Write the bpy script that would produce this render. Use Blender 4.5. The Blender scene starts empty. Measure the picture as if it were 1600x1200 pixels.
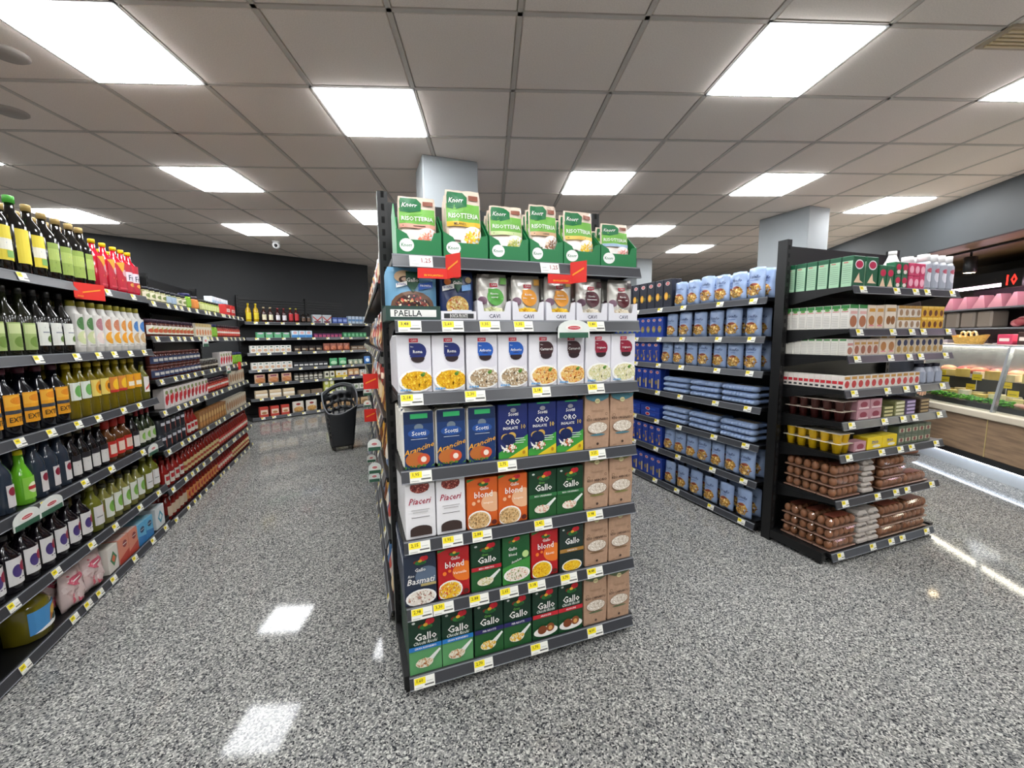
import bpy, bmesh, math, random
from mathutils import Vector, Matrix
random.seed(7)
SC = bpy.context.scene
COL = SC.collection
PI = math.pi

# ------------------------------------------------------------------ camera, world, exposure
F_PX, PITCH, ROLL, YAW = 644.87, math.radians(-6.476), math.radians(-0.584), math.radians(-20.285)
CAM_H = 1.36
fw = Vector((-math.sin(YAW) * math.cos(PITCH), math.cos(YAW) * math.cos(PITCH), math.sin(PITCH)))
rt0 = Vector((math.cos(YAW), math.sin(YAW), 0)); up0 = rt0.cross(fw)
rt = rt0 * math.cos(ROLL) + up0 * math.sin(ROLL); up = -rt0 * math.sin(ROLL) + up0 * math.cos(ROLL)
cd = bpy.data.cameras.new('camera'); cam = bpy.data.objects.new('camera', cd); COL.objects.link(cam)
cam.matrix_world = Matrix(((rt.x, up.x, -fw.x, 0), (rt.y, up.y, -fw.y, 0), (rt.z, up.z, -fw.z, CAM_H), (0, 0, 0, 1)))
cd.sensor_width = 36; cd.lens = 36 * F_PX / 1600; cd.clip_start = .02
SC.camera = cam
w = bpy.data.worlds.new('world'); SC.world = w; w.use_nodes = True
w.node_tree.nodes['Background'].inputs[0].default_value = (.5, .5, .52, 1)
w.node_tree.nodes['Background'].inputs[1].default_value = .05
SC.view_settings.view_transform = 'Standard'; SC.view_settings.look = 'None'
SC.view_settings.gamma = 1; SC.view_settings.use_curve_mapping = False
SC.view_settings.exposure = 0.0
PANEL_W = 30.0          # emission strength of the ceiling light panels
CEIL = 2.852

# ------------------------------------------------------------------ materials
def lin(h):
    if not isinstance(h, str): return h
    h = h.lstrip('#'); o = []
    for i in (0, 2, 4):
        v = int(h[i:i + 2], 16) / 255
        o.append(v / 12.92 if v <= .04045 else ((v + .055) / 1.055) ** 2.4)
    return tuple(o)
_M = {}
def mat(col, rough=.45, metal=0, emit=0, trans=0, alpha=1, noise=0, nscale=40, coat=0):
    key = (col, rough, metal, emit, trans, alpha, noise, nscale, coat)
    if key in _M: return _M[key]
    m = bpy.data.materials.new('mat_' + str(col).strip('#')); m.use_nodes = True
    nt = m.node_tree; b = nt.nodes['Principled BSDF']; c = lin(col)
    b.inputs['Base Color'].default_value = (*c, 1); b.inputs['Roughness'].default_value = rough
    b.inputs['Metallic'].default_value = metal; b.inputs['Transmission Weight'].default_value = trans
    b.inputs['Alpha'].default_value = alpha; b.inputs['Coat Weight'].default_value = coat
    if emit:
        b.inputs['Emission Color'].default_value = (*c, 1); b.inputs['Emission Strength'].default_value = emit
    if noise:
        n = nt.nodes.new('ShaderNodeTexNoise'); n.inputs['Scale'].default_value = nscale; n.inputs['Detail'].default_value = 4
        tc = nt.nodes.new('ShaderNodeTexCoord'); nt.links.new(tc.outputs['Object'], n.inputs['Vector'])
        r = nt.nodes.new('ShaderNodeValToRGB'); r.color_ramp.elements[0].position = .3; r.color_ramp.elements[1].position = .7
        r.color_ramp.elements[0].color = (*[max(0, v * (1 - noise)) for v in c], 1); r.color_ramp.elements[1].color = (*[min(1, v * (1 + noise)) for v in c], 1)
        nt.links.new(n.outputs['Fac'], r.inputs['Fac']); nt.links.new(r.outputs['Color'], b.inputs['Base Color'])
    _M[key] = m; return m
def clear_mat():
    if 'clear' in _M: return _M['clear']
    m = bpy.data.materials.new('clear_plastic'); m.use_nodes = True; nt = m.node_tree; nt.nodes.clear()
    o = nt.nodes.new('ShaderNodeOutputMaterial'); mx = nt.nodes.new('ShaderNodeMixShader'); t = nt.nodes.new('ShaderNodeBsdfTransparent'); g = nt.nodes.new('ShaderNodeBsdfGlossy')
    lw = nt.nodes.new('ShaderNodeLayerWeight'); pw = nt.nodes.new('ShaderNodeMath'); pw.operation = 'POWER'; pw.inputs[1].default_value = 4; nt.links.new(lw.outputs['Facing'], pw.inputs[0])
    fr = nt.nodes.new('ShaderNodeMath'); fr.operation = 'MULTIPLY_ADD'; fr.inputs[1].default_value = .5; fr.inputs[2].default_value = .04; nt.links.new(pw.outputs[0], fr.inputs[0])
    t.inputs[0].default_value = (.93, .95, .95, 1); g.inputs['Roughness'].default_value = .06
    nt.links.new(fr.outputs[0], mx.inputs[0]); nt.links.new(t.outputs[0], mx.inputs[1]); nt.links.new(g.outputs[0], mx.inputs[2]); nt.links.new(mx.outputs[0], o.inputs[0])
    _M['clear'] = m; return m
BLACK = mat('#0b0b0c', .42); BLACK2 = mat('#131415', .5); RAIL = mat('#38393d', .3); RAILHI = mat('#8c8f94', .25); CLEAR = clear_mat()
def terrazzo():
    m = bpy.data.materials.new('speckled_granite_floor'); m.use_nodes = True; nt = m.node_tree; b = nt.nodes['Principled BSDF']; L = nt.links
    tc = nt.nodes.new('ShaderNodeTexCoord')
    v = nt.nodes.new('ShaderNodeTexVoronoi'); v.inputs['Scale'].default_value = 190; L.new(tc.outputs['Object'], v.inputs['Vector'])
    sp = nt.nodes.new('ShaderNodeSeparateColor'); L.new(v.outputs['Color'], sp.inputs[0])
    r = nt.nodes.new('ShaderNodeValToRGB'); cr = r.color_ramp; cr.interpolation = 'CONSTANT'
    stops = [(0, '#303134'), (.13, '#5c5d5e'), (.34, '#7d7d7a'), (.62, '#979692'), (.86, '#bbb9b2')]
    while len(cr.elements) < len(stops): cr.elements.new(.5)
    for e, (p, c) in zip(cr.elements, stops): e.position = p; e.color = (*lin(c), 1)
    L.new(sp.outputs[0], r.inputs['Fac'])
    n = nt.nodes.new('ShaderNodeTexNoise'); n.inputs['Scale'].default_value = 1.2; L.new(tc.outputs['Object'], n.inputs['Vector'])
    mx = nt.nodes.new('ShaderNodeMix'); mx.data_type = 'RGBA'; mx.blend_type = 'MULTIPLY'; mx.inputs[0].default_value = .25
    L.new(r.outputs['Color'], mx.inputs[6]); L.new(n.outputs['Fac'], mx.inputs[7]); L.new(mx.outputs[2], b.inputs['Base Color'])
    b.inputs['Roughness'].default_value = .06; b.inputs['Specular IOR Level'].default_value = .15
    return m
def wood(c1, c2, sc=3):
    m = bpy.data.materials.new('wood_grain'); m.use_nodes = True; nt = m.node_tree; b = nt.nodes['Principled BSDF']; L = nt.links
    tc = nt.nodes.new('ShaderNodeTexCoord'); mp = nt.nodes.new('ShaderNodeMapping'); mp.inputs['Scale'].default_value = (sc, sc, sc * 9); L.new(tc.outputs['Object'], mp.inputs[0])
    n = nt.nodes.new('ShaderNodeTexNoise'); n.inputs['Scale'].default_value = 1.5; n.inputs['Detail'].default_value = 6; L.new(mp.outputs[0], n.inputs['Vector'])
    r = nt.nodes.new('ShaderNodeValToRGB'); r.color_ramp.elements[0].color = (*lin(c1), 1); r.color_ramp.elements[1].color = (*lin(c2), 1)
    r.color_ramp.elements[0].position = .35; r.color_ramp.elements[1].position = .65
    L.new(n.outputs['Fac'], r.inputs['Fac']); L.new(r.outputs['Color'], b.inputs['Base Color']); b.inputs['Roughness'].default_value = .45
    return m

# ------------------------------------------------------------------ mesh builder
_T = {}
def text_geo(s):
    if s in _T: return _T[s]
    cu = bpy.data.curves.new('t', 'FONT'); cu.body = s; cu.resolution_u = 1; cu.offset = .012; cu.align_x = 'CENTER'; cu.align_y = 'CENTER'
    ob = bpy.data.objects.new('t', cu); COL.objects.link(ob)
    me = bpy.data.meshes.new_from_object(ob.evaluated_get(bpy.context.evaluated_depsgraph_get()))
    vs = [(v.co.x, v.co.y) for v in me.vertices]; fs = [tuple(p.vertices) for p in me.polygons]
    bpy.data.objects.remove(ob); bpy.data.curves.remove(cu); bpy.data.meshes.remove(me)
    x0 = min(v[0] for v in vs); x1 = max(v[0] for v in vs); y0 = min(v[1] for v in vs); y1 = max(v[1] for v in vs)
    vs = [((x - (x0 + x1) / 2), (y - (y0 + y1) / 2)) for x, y in vs]
    _T[s] = (vs, fs, x1 - x0, y1 - y0); return _T[s]

BLUR = set('olio BIO extra vergine frutta OLIO avena soia pesca arancia riso mais aceto mele uva dolce miele zucchero latte zero COOP GAMBERETTI ASPARAGI FUNGHI ZAFFERANO SALMONE milanese zafferano funghi porcini'.split()) | {'RISO ROSSO', 'Riso ideale per'}   # lettering too blurred to read: drawn as a line of print
class MB:
    def __init__(s): s.v = []; s.f = []; s.m = []; s.mats = []; s.sm = []
    def mi(s, m):
        if isinstance(m, (str, tuple)): m = mat(m)
        if m not in s.mats: s.mats.append(m)
        return s.mats.index(m)
    def add(s, vs, fs, m, smooth=False):
        o = len(s.v); s.v += [tuple(v) for v in vs]; k = s.mi(m)
        for f in fs: s.f.append(tuple(i + o for i in f)); s.m.append(k); s.sm.append(smooth)
    def box(s, x0, x1, y0, y1, z0, z1, m, bev=0):
        if bev:
            b = bev; vs = []; 
            for (a, c) in ((z0, b), (z0 + b, 0), (z1 - b, 0), (z1, b)):
                vs += [(x0 + c + (b if not c else 0), y0 + c, a), (x1 - c - (b if not c else 0), y0 + c, a), (x1 - c, y0 + c + (b if not c else 0), a), (x1 - c, y1 - c - (b if not c else 0), a), (x1 - c - (b if not c else 0), y1 - c, a), (x0 + c + (b if not c else 0), y1 - c, a), (x0 + c, y1 - c - (b if not c else 0), a), (x0 + c, y0 + c + (b if not c else 0), a)]
            fs = [tuple(range(7, -1, -1)), tuple(range(24, 32))]
            for k in range(3):
                for i in range(8): j = (i + 1) % 8; fs.append((k * 8 + i, k * 8 + j, k * 8 + 8 + j, k * 8 + 8 + i))
            s.add(vs, fs, m); return
        vs = [(x, y, z) for z in (z0, z1) for y in (y0, y1) for x in (x0, x1)]
        s.add(vs, [(0, 2, 3, 1), (4, 5, 7, 6), (0, 1, 5, 4), (1, 3, 7, 5), (3, 2, 6, 7), (2, 0, 4, 6)], m)
    def lathe(s, prof, m, seg=14, cx=0, cy=0, sq=0, a0=0, a1=2 * PI, smooth=True, cap=True):
        full = abs(a1 - a0 - 2 * PI) < 1e-6; n = seg if full else seg + 1; vs = []
        for r, z in prof:
            for i in range(n):
                a = a0 + (a1 - a0) * i / seg
                k = 1
                if sq: k = 1 / max(abs(math.cos(a)), abs(math.sin(a))) ; k = 1 + (k - 1) * sq
                vs.append((cx + r * k * math.sin(a), cy - r * k * math.cos(a), z))
        fs = []
        for j in range(len(prof) - 1):
            for i in range(seg):
                i2 = (i + 1) % n
                fs.append((j * n + i, j * n + i2, (j + 1) * n + i2, (j + 1) * n + i))
        if full and cap: fs += [tuple(range(n - 1, -1, -1)), tuple(range((len(prof) - 1) * n, len(prof) * n))]
        s.add(vs, fs, m, smooth)
    def tube(s, pts, r, m, seg=8, closed=False):
        n = len(pts); vs = []; P = [Vector(p) for p in pts]
        for i, p in enumerate(P):
            t = (P[(i + 1) % n] - P[i - 1]) if closed else (P[min(i + 1, n - 1)] - P[max(i - 1, 0)])
            t.normalize(); a = t.orthogonal().normalized() if abs(t.z) > .95 else t.cross(Vector((0, 0, 1))).normalized(); b = t.cross(a)
            for k in range(seg):
                g = 2 * PI * k / seg; vs.append(p + (a * math.cos(g) + b * math.sin(g)) * r)
        fs = []
        for i in range(n if closed else n - 1):
            for k in range(seg):
                k2 = (k + 1) % seg; j = (i + 1) % n
                fs.append((i * seg + k, i * seg + k2, j * seg + k2, j * seg + k))
        if not closed: fs += [tuple(range(seg)), tuple(range((n - 1) * seg + seg - 1, (n - 1) * seg - 1, -1))]
        s.add(vs, fs, m, True)
    def blob(s, c, r, m, seg=8, rings=5):
        pr = [(max(1e-4, math.sin(PI * k / rings)), -math.cos(PI * k / rings)) for k in range(rings + 1)]
        vs = []; 
        for a, z in pr:
            for i in range(seg): g = 2 * PI * i / seg; vs.append((c[0] + r[0] * a * math.sin(g), c[1] - r[1] * a * math.cos(g), c[2] + r[2] * z))
        s.add(vs, [(j * seg + i, j * seg + (i + 1) % seg, (j + 1) * seg + (i + 1) % seg, (j + 1) * seg + i) for j in range(rings) for i in range(seg)], m, True)
    # flat print on a mapped surface; mp(u, v, layer) -> xyz
    def prints(s, lst, mp, asp, sub=1):
        lay = 1
        for p in lst:
            k = p[0]; lay += 1
            if k == 'r':
                _, u0, v0, u1, v1, c = p; nx = sub; ny = sub if sub > 1 else 1
                vs = [mp(u0 + (u1 - u0) * i / nx, v0 + (v1 - v0) * j / ny, lay) for j in range(ny + 1) for i in range(nx + 1)]
                s.add(vs, [(j * (nx + 1) + i, j * (nx + 1) + i + 1, (j + 1) * (nx + 1) + i + 1, (j + 1) * (nx + 1) + i) for j in range(ny) for i in range(nx)], c)
            elif k == 'p' and sub > 1:              # follow the curved surface
                P_ = p[1]; c0 = (sum(a for a, b in P_) / len(P_), sum(b for a, b in P_) / len(P_)); n = 4
                for i in range(len(P_)):
                    A, B = P_[i], P_[(i + 1) % len(P_)]; idx = {}; vs = []
                    for a in range(n + 1):
                        for b in range(n + 1 - a):
                            idx[a, b] = len(vs); vs.append(mp(c0[0] + (A[0] - c0[0]) * a / n + (B[0] - c0[0]) * b / n, c0[1] + (A[1] - c0[1]) * a / n + (B[1] - c0[1]) * b / n, lay))
                    s.add(vs, [(idx[a, b], idx[a + 1, b], idx[a, b + 1]) for a in range(n) for b in range(n - a)] + [(idx[a + 1, b], idx[a + 1, b + 1], idx[a, b + 1]) for a in range(n - 1) for b in range(n - 1 - a)], p[2])
            elif k == 'p':
                s.add([mp(u, v, lay) for u, v in p[1]], [tuple(range(len(p[1])))], p[2])
            elif k == 'e':
                _, cu, cv, ru, rv, c = p; n = 18; cl = lambda t: min(.985, max(.015, t))
                vs = [mp(cl(cu), cl(cv), lay)]
                R = (1,) if sub == 1 else (.5, 1)
                for q in R: vs += [mp(cl(cu + ru * q * math.cos(2 * PI * i / n)), cl(cv + rv * q * math.sin(2 * PI * i / n)), lay) for i in range(n)]
                fs = [(0, 1 + i, 1 + (i + 1) % n) for i in range(n)]
                if len(R) == 2: fs += [(1 + i, 1 + n + i, 1 + n + (i + 1) % n, 1 + (i + 1) % n) for i in range(n)]
                s.add(vs, fs, c)
            elif k == 's':                          # scatter of grains inside an ellipse
                _, cu, cv, ru, rv, cols, n, g = p; rnd = random.Random(n * 7 + int(cu * 100))
                for q in range(n):
                    a = rnd.random() * 2 * PI; d = math.sqrt(rnd.random()); x = cu + ru * d * math.cos(a); y = cv + rv * d * math.sin(a)
                    if not (.03 < x < .97 and .03 < y < .97): continue
                    t = rnd.random() * PI; gl = g * (.7 + .6 * rnd.random()); pts = []
                    for i in range(6):
                        b = 2 * PI * i / 6; ex = gl * math.cos(b); ey = gl * .5 * math.sin(b)
                        pts.append((x + (ex * math.cos(t) - ey * math.sin(t)), y + (ex * math.sin(t) + ey * math.cos(t)) / asp))
                    s.add([mp(u, v, lay + q % 3 * .5) for u, v in pts], [tuple(range(6))], cols[q % len(cols)])
                lay += 1
            elif k == 't':                          # ('t', u, v, height, text, colour, max width, shear)
                _, cu, cv, h, txt, c = p[:6]; mw = p[6] if len(p) > 6 else .92; sh = p[7] if len(p) > 7 else 0
                if txt in BLUR:
                    hw = min(mw, .09 * len(txt)) / 2; s.add([mp(cu - hw, cv - h * .16, lay), mp(cu + hw, cv - h * .16, lay), mp(cu + hw, cv + h * .16, lay), mp(cu - hw, cv + h * .16, lay)], [(0, 1, 2, 3)], c); continue
                vs, fs, tw, tht = text_geo(txt); ky = h / tht; kx = ky * asp
                if tw * kx > mw: kx = mw / tw
                s.add([mp(cu + x * kx + sh * y * ky * asp, cv + y * ky + (p[8] if len(p) > 8 else 0) * x * kx, lay) for x, y in vs], fs, c)
    def mesh(s, name):
        me = bpy.data.meshes.new(name); me.from_pydata(s.v, [], s.f)
        for m in s.mats: me.materials.append(m)
        me.polygons.foreach_set('material_index', s.m); me.polygons.foreach_set('use_smooth', s.sm); me.update(); return me
    def build(s, name, parent=None, loc=None, rz=0, kind=None):
        o = bpy.data.objects.new(name, s.mesh(name)); COL.objects.link(o)
        if parent: o.parent = parent
        if loc is not None: o.location = loc
        o.rotation_euler.z = rz
        if kind: o['kind'] = kind
        return o
def tag(o, label, cat, group=None):
    o['label'] = label; o['category'] = cat
    if group: o['group'] = group
    return o
def empty(name, loc=(0, 0, 0), rz=0, label=None, cat=None, group=None):
    o = bpy.data.objects.new(name, None); COL.objects.link(o); o.location = loc; o.rotation_euler.z = rz; o.empty_display_size = .1
    if label: tag(o, label, cat, group)
    return o
def child(name, me, parent, loc=(0, 0, 0), rz=0):
    o = bpy.data.objects.new(name, me); COL.objects.link(o); o.parent = parent; o.location = loc; o.rotation_euler.z = rz; return o

# ------------------------------------------------------------------ designs of goods: list of (part name, mesh); the first is the thing itself
EPS = .0004
class Design:
    def __init__(s, name, cat, w, d, h, parts): s.name, s.cat, s.w, s.d, s.h, s.parts = name, cat, w, d, h, parts
def flatmap(w, h, y=0): return lambda u, v, l: ((u - .5) * w, y - EPS * l, v * h)
def d_box(name, cat, w, h, d, body, pr=(), side=None, top=None, slope=0, sidepr=None, bev=.0025):
    b = MB(); bm = mat(body) if isinstance(body, str) else body
    if slope:       # bag with a folded sloping top
        zb = h * (1 - slope); x0, x1 = -w / 2, w / 2; e = w * .03
        vs = [(x0 + e, 0, 0), (x1 - e, 0, 0), (x1, d, 0), (x0, d, 0), (x0, -.001, h * .5), (x1, -.001, h * .5), (x1, d, h * .5), (x0, d, h * .5), (x0 + e, .004, h), (x1 - e, .004, h), (x1 - e, d, zb), (x0 + e, d, zb), (x0 + e, .012, h), (x1 - e, .012, h)]
        b.add(vs, [(3, 2, 1, 0), (0, 1, 5, 4), (4, 5, 9, 8), (1, 2, 6, 5), (2, 3, 7, 6), (3, 0, 4, 7), (6, 7, 11, 10), (8, 9, 13, 12), (12, 13, 10, 11), (5, 6, 10, 13, 9), (7, 4, 8, 12, 11)], bm)
    else:
        b.box(-w / 2, w / 2, 0, d, 0, h, bm, bev)
        if side: 
            for sx in (-1, 1): b.add([(sx * (w / 2 + .0004), .003, .003), (sx * (w / 2 + .0004), d - .003, .003), (sx * (w / 2 + .0004), d - .003, h - .003), (sx * (w / 2 + .0004), .003, h - .003)], [(0, 1, 2, 3)[::sx]], side)
        if top: b.add([(-w / 2 + .003, .003, h + .0004), (w / 2 - .003, .003, h + .0004), (w / 2 - .003, d - .003, h + .0004), (-w / 2 + .003, d - .003, h + .0004)], [(0, 1, 2, 3)], top)
        if sidepr:      # print on the side that looks towards -x
            b.prints(sidepr, lambda u, v, l: (-w / 2 - EPS * l, d * (1 - u), v * h), h / d)
    parts = [(name, b.mesh(name))]
    if pr:
        q = MB(); q.prints(list(pr), flatmap(w, h), h / w); parts.append(('front_print', q.mesh('front_print')))
    return Design(name, cat, w, d, h, parts)
def d_pouch(name, cat, w, h, d, body, pr=(), waist=.0, topfall=0, wrinkle=.004, seed=1, top_thin=.08):
    rnd = random.Random(seed); nu, nv = 8, 10
    ph = [rnd.random() * 6 for _ in range(6)]
    def surf(u, v):
        a = 1 - abs(2 * u - 1) ** 3; b = min(1, (v + .04) / .18) ** .5 * (1 - (1 - top_thin) * max(0, (v - .25) / .75) ** 1.3)
        return d / 2 * (.12 + .88 * a) * b + wrinkle * a * math.sin(9 * u + ph[0] + 5 * v) * math.sin(11 * v + ph[1])
    def width(v): return w * (1 - waist * math.sin(PI * min(1, v)) - (.05 if v > .93 else 0)) 
    def mp(u, v, l): return ((u - .5) * width(v), d / 2 - surf(u, v) - (EPS * l * 1.8 + .0006 if l else 0), v * h * (1 - topfall * abs(u - .5)))
    b = MB(); vs = []
    for sgn in (1, -1):
        for j in range(nv + 1):
            for i in range(nu + 1):
                x, y, z = mp(i / nu, j / nv, 0); vs.append((x, y if sgn == 1 else d - y, z))
    N = (nu + 1) * (nv + 1); q = lambda i, j: j * (nu + 1) + i; fs = []
    for j in range(nv):
        for i in range(nu):
            fs.append((q(i, j), q(i + 1, j), q(i + 1, j + 1), q(i, j + 1))); fs.append((N + q(i, j), N + q(i, j + 1), N + q(i + 1, j + 1), N + q(i + 1, j)))
        fs.append((q(0, j), q(0, j + 1), N + q(0, j + 1), N + q(0, j))); fs.append((q(nu, j), N + q(nu, j), N + q(nu, j + 1), q(nu, j + 1)))
    for i in range(nu): fs.append((q(i, 0), N + q(i, 0), N + q(i + 1, 0), q(i + 1, 0))); fs.append((q(i, nv), q(i + 1, nv), N + q(i + 1, nv), N + q(i, nv)))
    b.add(vs, fs, mat(body, .28) if isinstance(body, str) else body, True)
    parts = [(name, b.mesh(name))]
    if pr: p = MB(); p.prints(list(pr), mp, h / w, 6); parts.append(('front_print', p.mesh('front_print')))
    return Design(name, cat, w, d, h, parts)
def d_bottle(name, cat, r, h, body, cap, label=None, neck=.3, shoulder=.62, lab=(.15, .55), pr=(), sq=0, capr=.42, caph=.09, waist=0, arc=1.9, brough=.12, tiny=False):
    bm = mat(body, brough, coat=.3) if isinstance(body, str) else body
    pf = [(r * .9, 0), (r, h * .02), (r * (1 - waist), h * shoulder * .5), (r, h * shoulder), (r * .86, h * (shoulder + .07)), (r * neck * 1.15, h * (.5 * (shoulder + .07) + .5 * (1 - caph)) if neck < .6 else h * (1 - caph - .02)), (r * neck, h * (1 - caph))]
    b = MB(); b.lathe(pf, bm, 12 if not tiny else 8, 0, r, sq)
    cp = [(r * capr, h * (1 - caph)), (r * capr, h * .99), (r * capr * .9, h)]
    lz0, lz1 = h * lab[0], h * lab[1]; kk = (1 + .41 * sq) if sq else 1
    def mp(u, v, l):
        a = (u - .5) * arc; k = 1
        if sq: k = 1 + (1 / max(abs(math.cos(a)), abs(math.sin(a))) - 1) * sq
        R = (r * 1.01 + EPS * (l + 1)) * k * 1.004
        return (R * math.sin(a), r - R * math.cos(a), lz0 + v * (lz1 - lz0))
    if tiny:
        b.lathe(cp, cap, 8, 0, r)
        if label: b.prints([('r', 0, 0, 1, 1, label)] + list(pr), mp, (lz1 - lz0) / (arc * r), 6)
        return Design(name, cat, 2 * r, 2 * r, h, [(name, b.mesh(name))])
    parts = [(name, b.mesh(name))]
    c = MB(); c.lathe(cp, mat(cap, .35) if isinstance(cap, str) else cap, 12, 0, r); parts.append(('cap', c.mesh('cap')))
    if label: q = MB(); q.prints([('r', 0, 0, 1, 1, label)] + list(pr), mp, (lz1 - lz0) / (arc * r), 8); parts.append(('label', q.mesh('label')))
    return Design(name, cat, 2 * r * kk, 2 * r * kk, h, parts)
def d_jar(name, r, h, body, lid, label=None, pr=(), cat='jar'):
    b = MB(); b.lathe([(r * .92, 0), (r, h * .06), (r, h * .72), (r * .85, h * .8)], mat(body, .15) if isinstance(body, str) else body, 10, 0, r)
    b.lathe([(r * .93, h * .8), (r * .93, h * .98), (r * .85, h)], lid, 10, 0, r)
    mp = lambda u, v, l: ((r * 1.01 + EPS * l) * math.sin((u - .5) * 2.6), r - (r * 1.01 + EPS * l) * math.cos((u - .5) * 2.6), h * (.14 + .5 * v))
    if label: b.prints([('r', 0, 0, 1, 1, label)] + list(pr), mp, 1, 6)
    return Design(name, cat, 2 * r, 2 * r, h, [(name, b.mesh(name))])

_COUNT = {}
class Frame:
    def __init__(s, x, y, rz): s.o = Vector((x, y, 0)); s.rz = rz; s.M = Matrix.Rotation(rz, 3, 'Z')
    def at(s, a, dep, z): return s.o + s.M @ Vector((a, dep, z))
def put(D, fr, a, dep, z, label, jit=0, group=None, rz=0, cat=None):
    loc = fr.at(a, dep, z); r = fr.rz + rz + (random.uniform(-jit, jit) if jit else 0)
    root = None
    for i, (nm, me) in enumerate(D.parts):
        o = bpy.data.objects.new(nm, me); COL.objects.link(o)
        if i == 0:
            root = o; o.location = loc; o.rotation_euler.z = r; o['label'] = label; o['category'] = cat or D.cat
            _COUNT.setdefault(label, []).append(o)
            if group: o['group'] = group
        else: o.parent = root
    return root
def row(D, fr, z, s0, s1, label, inset=.012, rows=1, pitch=None, n=None, stack=1, jit=.0, dgap=.004):
    """a row of the same goods from s0 to s1 along the shelf, rows deep and stack high"""
    if n is None: n = max(1, int((s1 - s0 + .004) / (pitch or D.w * 1.04)))
    pt = (s1 - s0) / n; out = []
    for k in range(stack):
        for r in range(rows):
            for i in range(n):
                out.append(put(D, fr, s0 + pt * (i + .5), inset + r * (D.d + dgap), z + k * (D.h + .0005), label, jit))
                if pt < D.w + .003: out[-1].scale.x = (pt - .003) / D.w
    return out

# ================================================================== THE ROOM
TH = math.radians(17.3)                     # the ceiling grid is turned against the shelving
BD = Vector((math.cos(math.radians(57.5)), math.sin(math.radians(57.5)), 0))   # direction of deli counter and bulkhead
BN = Vector((BD.y, -BD.x, 0))               # away from the camera, into the deli
def bulk(y): return 5.97 + (y - 2.154) * BD.x / BD.y
ROOM = [(-6, -4), (bulk(-4), -4), (bulk(12), 12), (.25, 12), (.25, 9.15), (-6, 6.42)]
def inside(x, y):
    r = False; n = len(ROOM)
    for i in range(n):
        (x0, y0), (x1, y1) = ROOM[i], ROOM[i - 1]
        if (y0 > y) != (y1 > y) and x < (x1 - x0) * (y - y0) / (y1 - y0) + x0: r = not r
    return r
m = MB(); m.add([(-9, -6, 0), (15, -6, 0), (15, 13, 0), (-9, 13, 0)], [(0, 1, 2, 3)], terrazzo()); m.build('floor', kind='structure')
WALLD = mat('#1d1f21', .6, noise=.08, nscale=3); BULK = mat('#3d4144', .6, noise=.05, nscale=2)
def wallseg(name, a, b, z0, z1, m_, th=.1):
    a = Vector((*a, 0)); b = Vector((*b, 0)); d = (b - a).normalized(); n = Vector((d.y, -d.x, 0)) * th
    q = MB(); vs = [a, b, b + n, a + n]; q.add([(v.x, v.y, z) for z in (z0, z1) for v in vs], [(3, 2, 1, 0), (4, 5, 6, 7), (0, 1, 5, 4), (1, 2, 6, 5), (2, 3, 7, 6), (3, 0, 4, 7)], m_)
    return q.build(name, kind='structure')
LITE = mat('#b9b6b0', .6)
wallseg('wall_back_left', (.25, 9.15), (-6, 6.42), 0, CEIL, WALLD)
wallseg('wall_back_return', (.25, 12), (.25, 9.15), 0, CEIL, WALLD)
wallseg('wall_back', (bulk(12), 12), (.25, 12), 0, CEIL, LITE)
wallseg('wall_left', (-6, 6.42), (-6, -4), 0, CEIL, LITE)
wallseg('wall_front', (-6, -4), (bulk(-4), -4), 0, CEIL, LITE)
wallseg('wall_right_far', (bulk(6.2), 6.2), (bulk(12), 12), 0, CEIL, BULK)
wallseg('wall_right_near', (bulk(-4), -4), (bulk(-.6), -.6), 0, CEIL, BULK)
wallseg('trim_bulkhead', (bulk(-.6), -.6), (bulk(6.2), 6.2), 2.33, CEIL + .1, BULK, .06)
# ceiling: T-bar grid, tiles lying in it, light panels
LIGHTS = [(-1, 0), (1, 1), (-2, 3), (5, 0), (4, 3), (7, 3), (10, 4), (8, 0), (-6, 5), (-3, 6), (0, 5), (6, 6), (8, 8), (-5, 2), (2, 8), (11, 8), (4, 9),
          (-4, -3), (-1, -4), (2, -3), (5, -4), (8, -3), (1, -7), (4, -7), (-3, -7), (7, -6), (-7, 0), (-7, -4)]  # this row: unseen panels outside the view, added for their light
ceil = MB(); ceil.add([(-9, -6, CEIL + .06), (15, -6, CEIL + .06), (15, 13, CEIL + .06), (-9, 13, CEIL + .06)], [(3, 2, 1, 0)], mat('#8a8580', .8))
ceiling = ceil.build('ceiling', kind='structure')
def gw(c, j): 
    x, y = (c - 2.7267) * .6, (j + 3.4787) * .6
    return (math.cos(TH) * x + math.sin(TH) * y, -math.sin(TH) * x + math.cos(TH) * y)
TILE = mat('#f6eae0', .85, noise=.06, nscale=160)
tb = MB(); g = .288; tb.add([(-g, -g, .012), (g, -g, .012), (g, g, .012), (-g, g, .012), (-g + .008, -g + .008, 0), (g - .008, -g + .008, 0), (g - .008, g - .008, 0), (-g + .008, g - .008, 0)],
    [(7, 6, 5, 4), (0, 4, 5, 1), (1, 5, 6, 2), (2, 6, 7, 3), (3, 7, 4, 0)], TILE)
tile_me = tb.mesh('ceiling_tile'); cells = []
for c in range(-16, 22):
    for j in range(-9, 22):
        x, y = gw(c + .5, j + .5)
        if not any(inside(*gw(c + a, j + b)) for a in (0, .5, 1) for b in (0, .5, 1)): continue
        if (c, j) in LIGHTS: continue
        d = fw.dot(Vector((x, y, CEIL - CAM_H))); vis = d > .3 and abs(rt.dot(Vector((x, y, 1.5)))) / d < 1.3
        cells.append((0 if vis else 1, math.hypot(x, y), c, j, x, y))
cells.sort()
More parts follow.
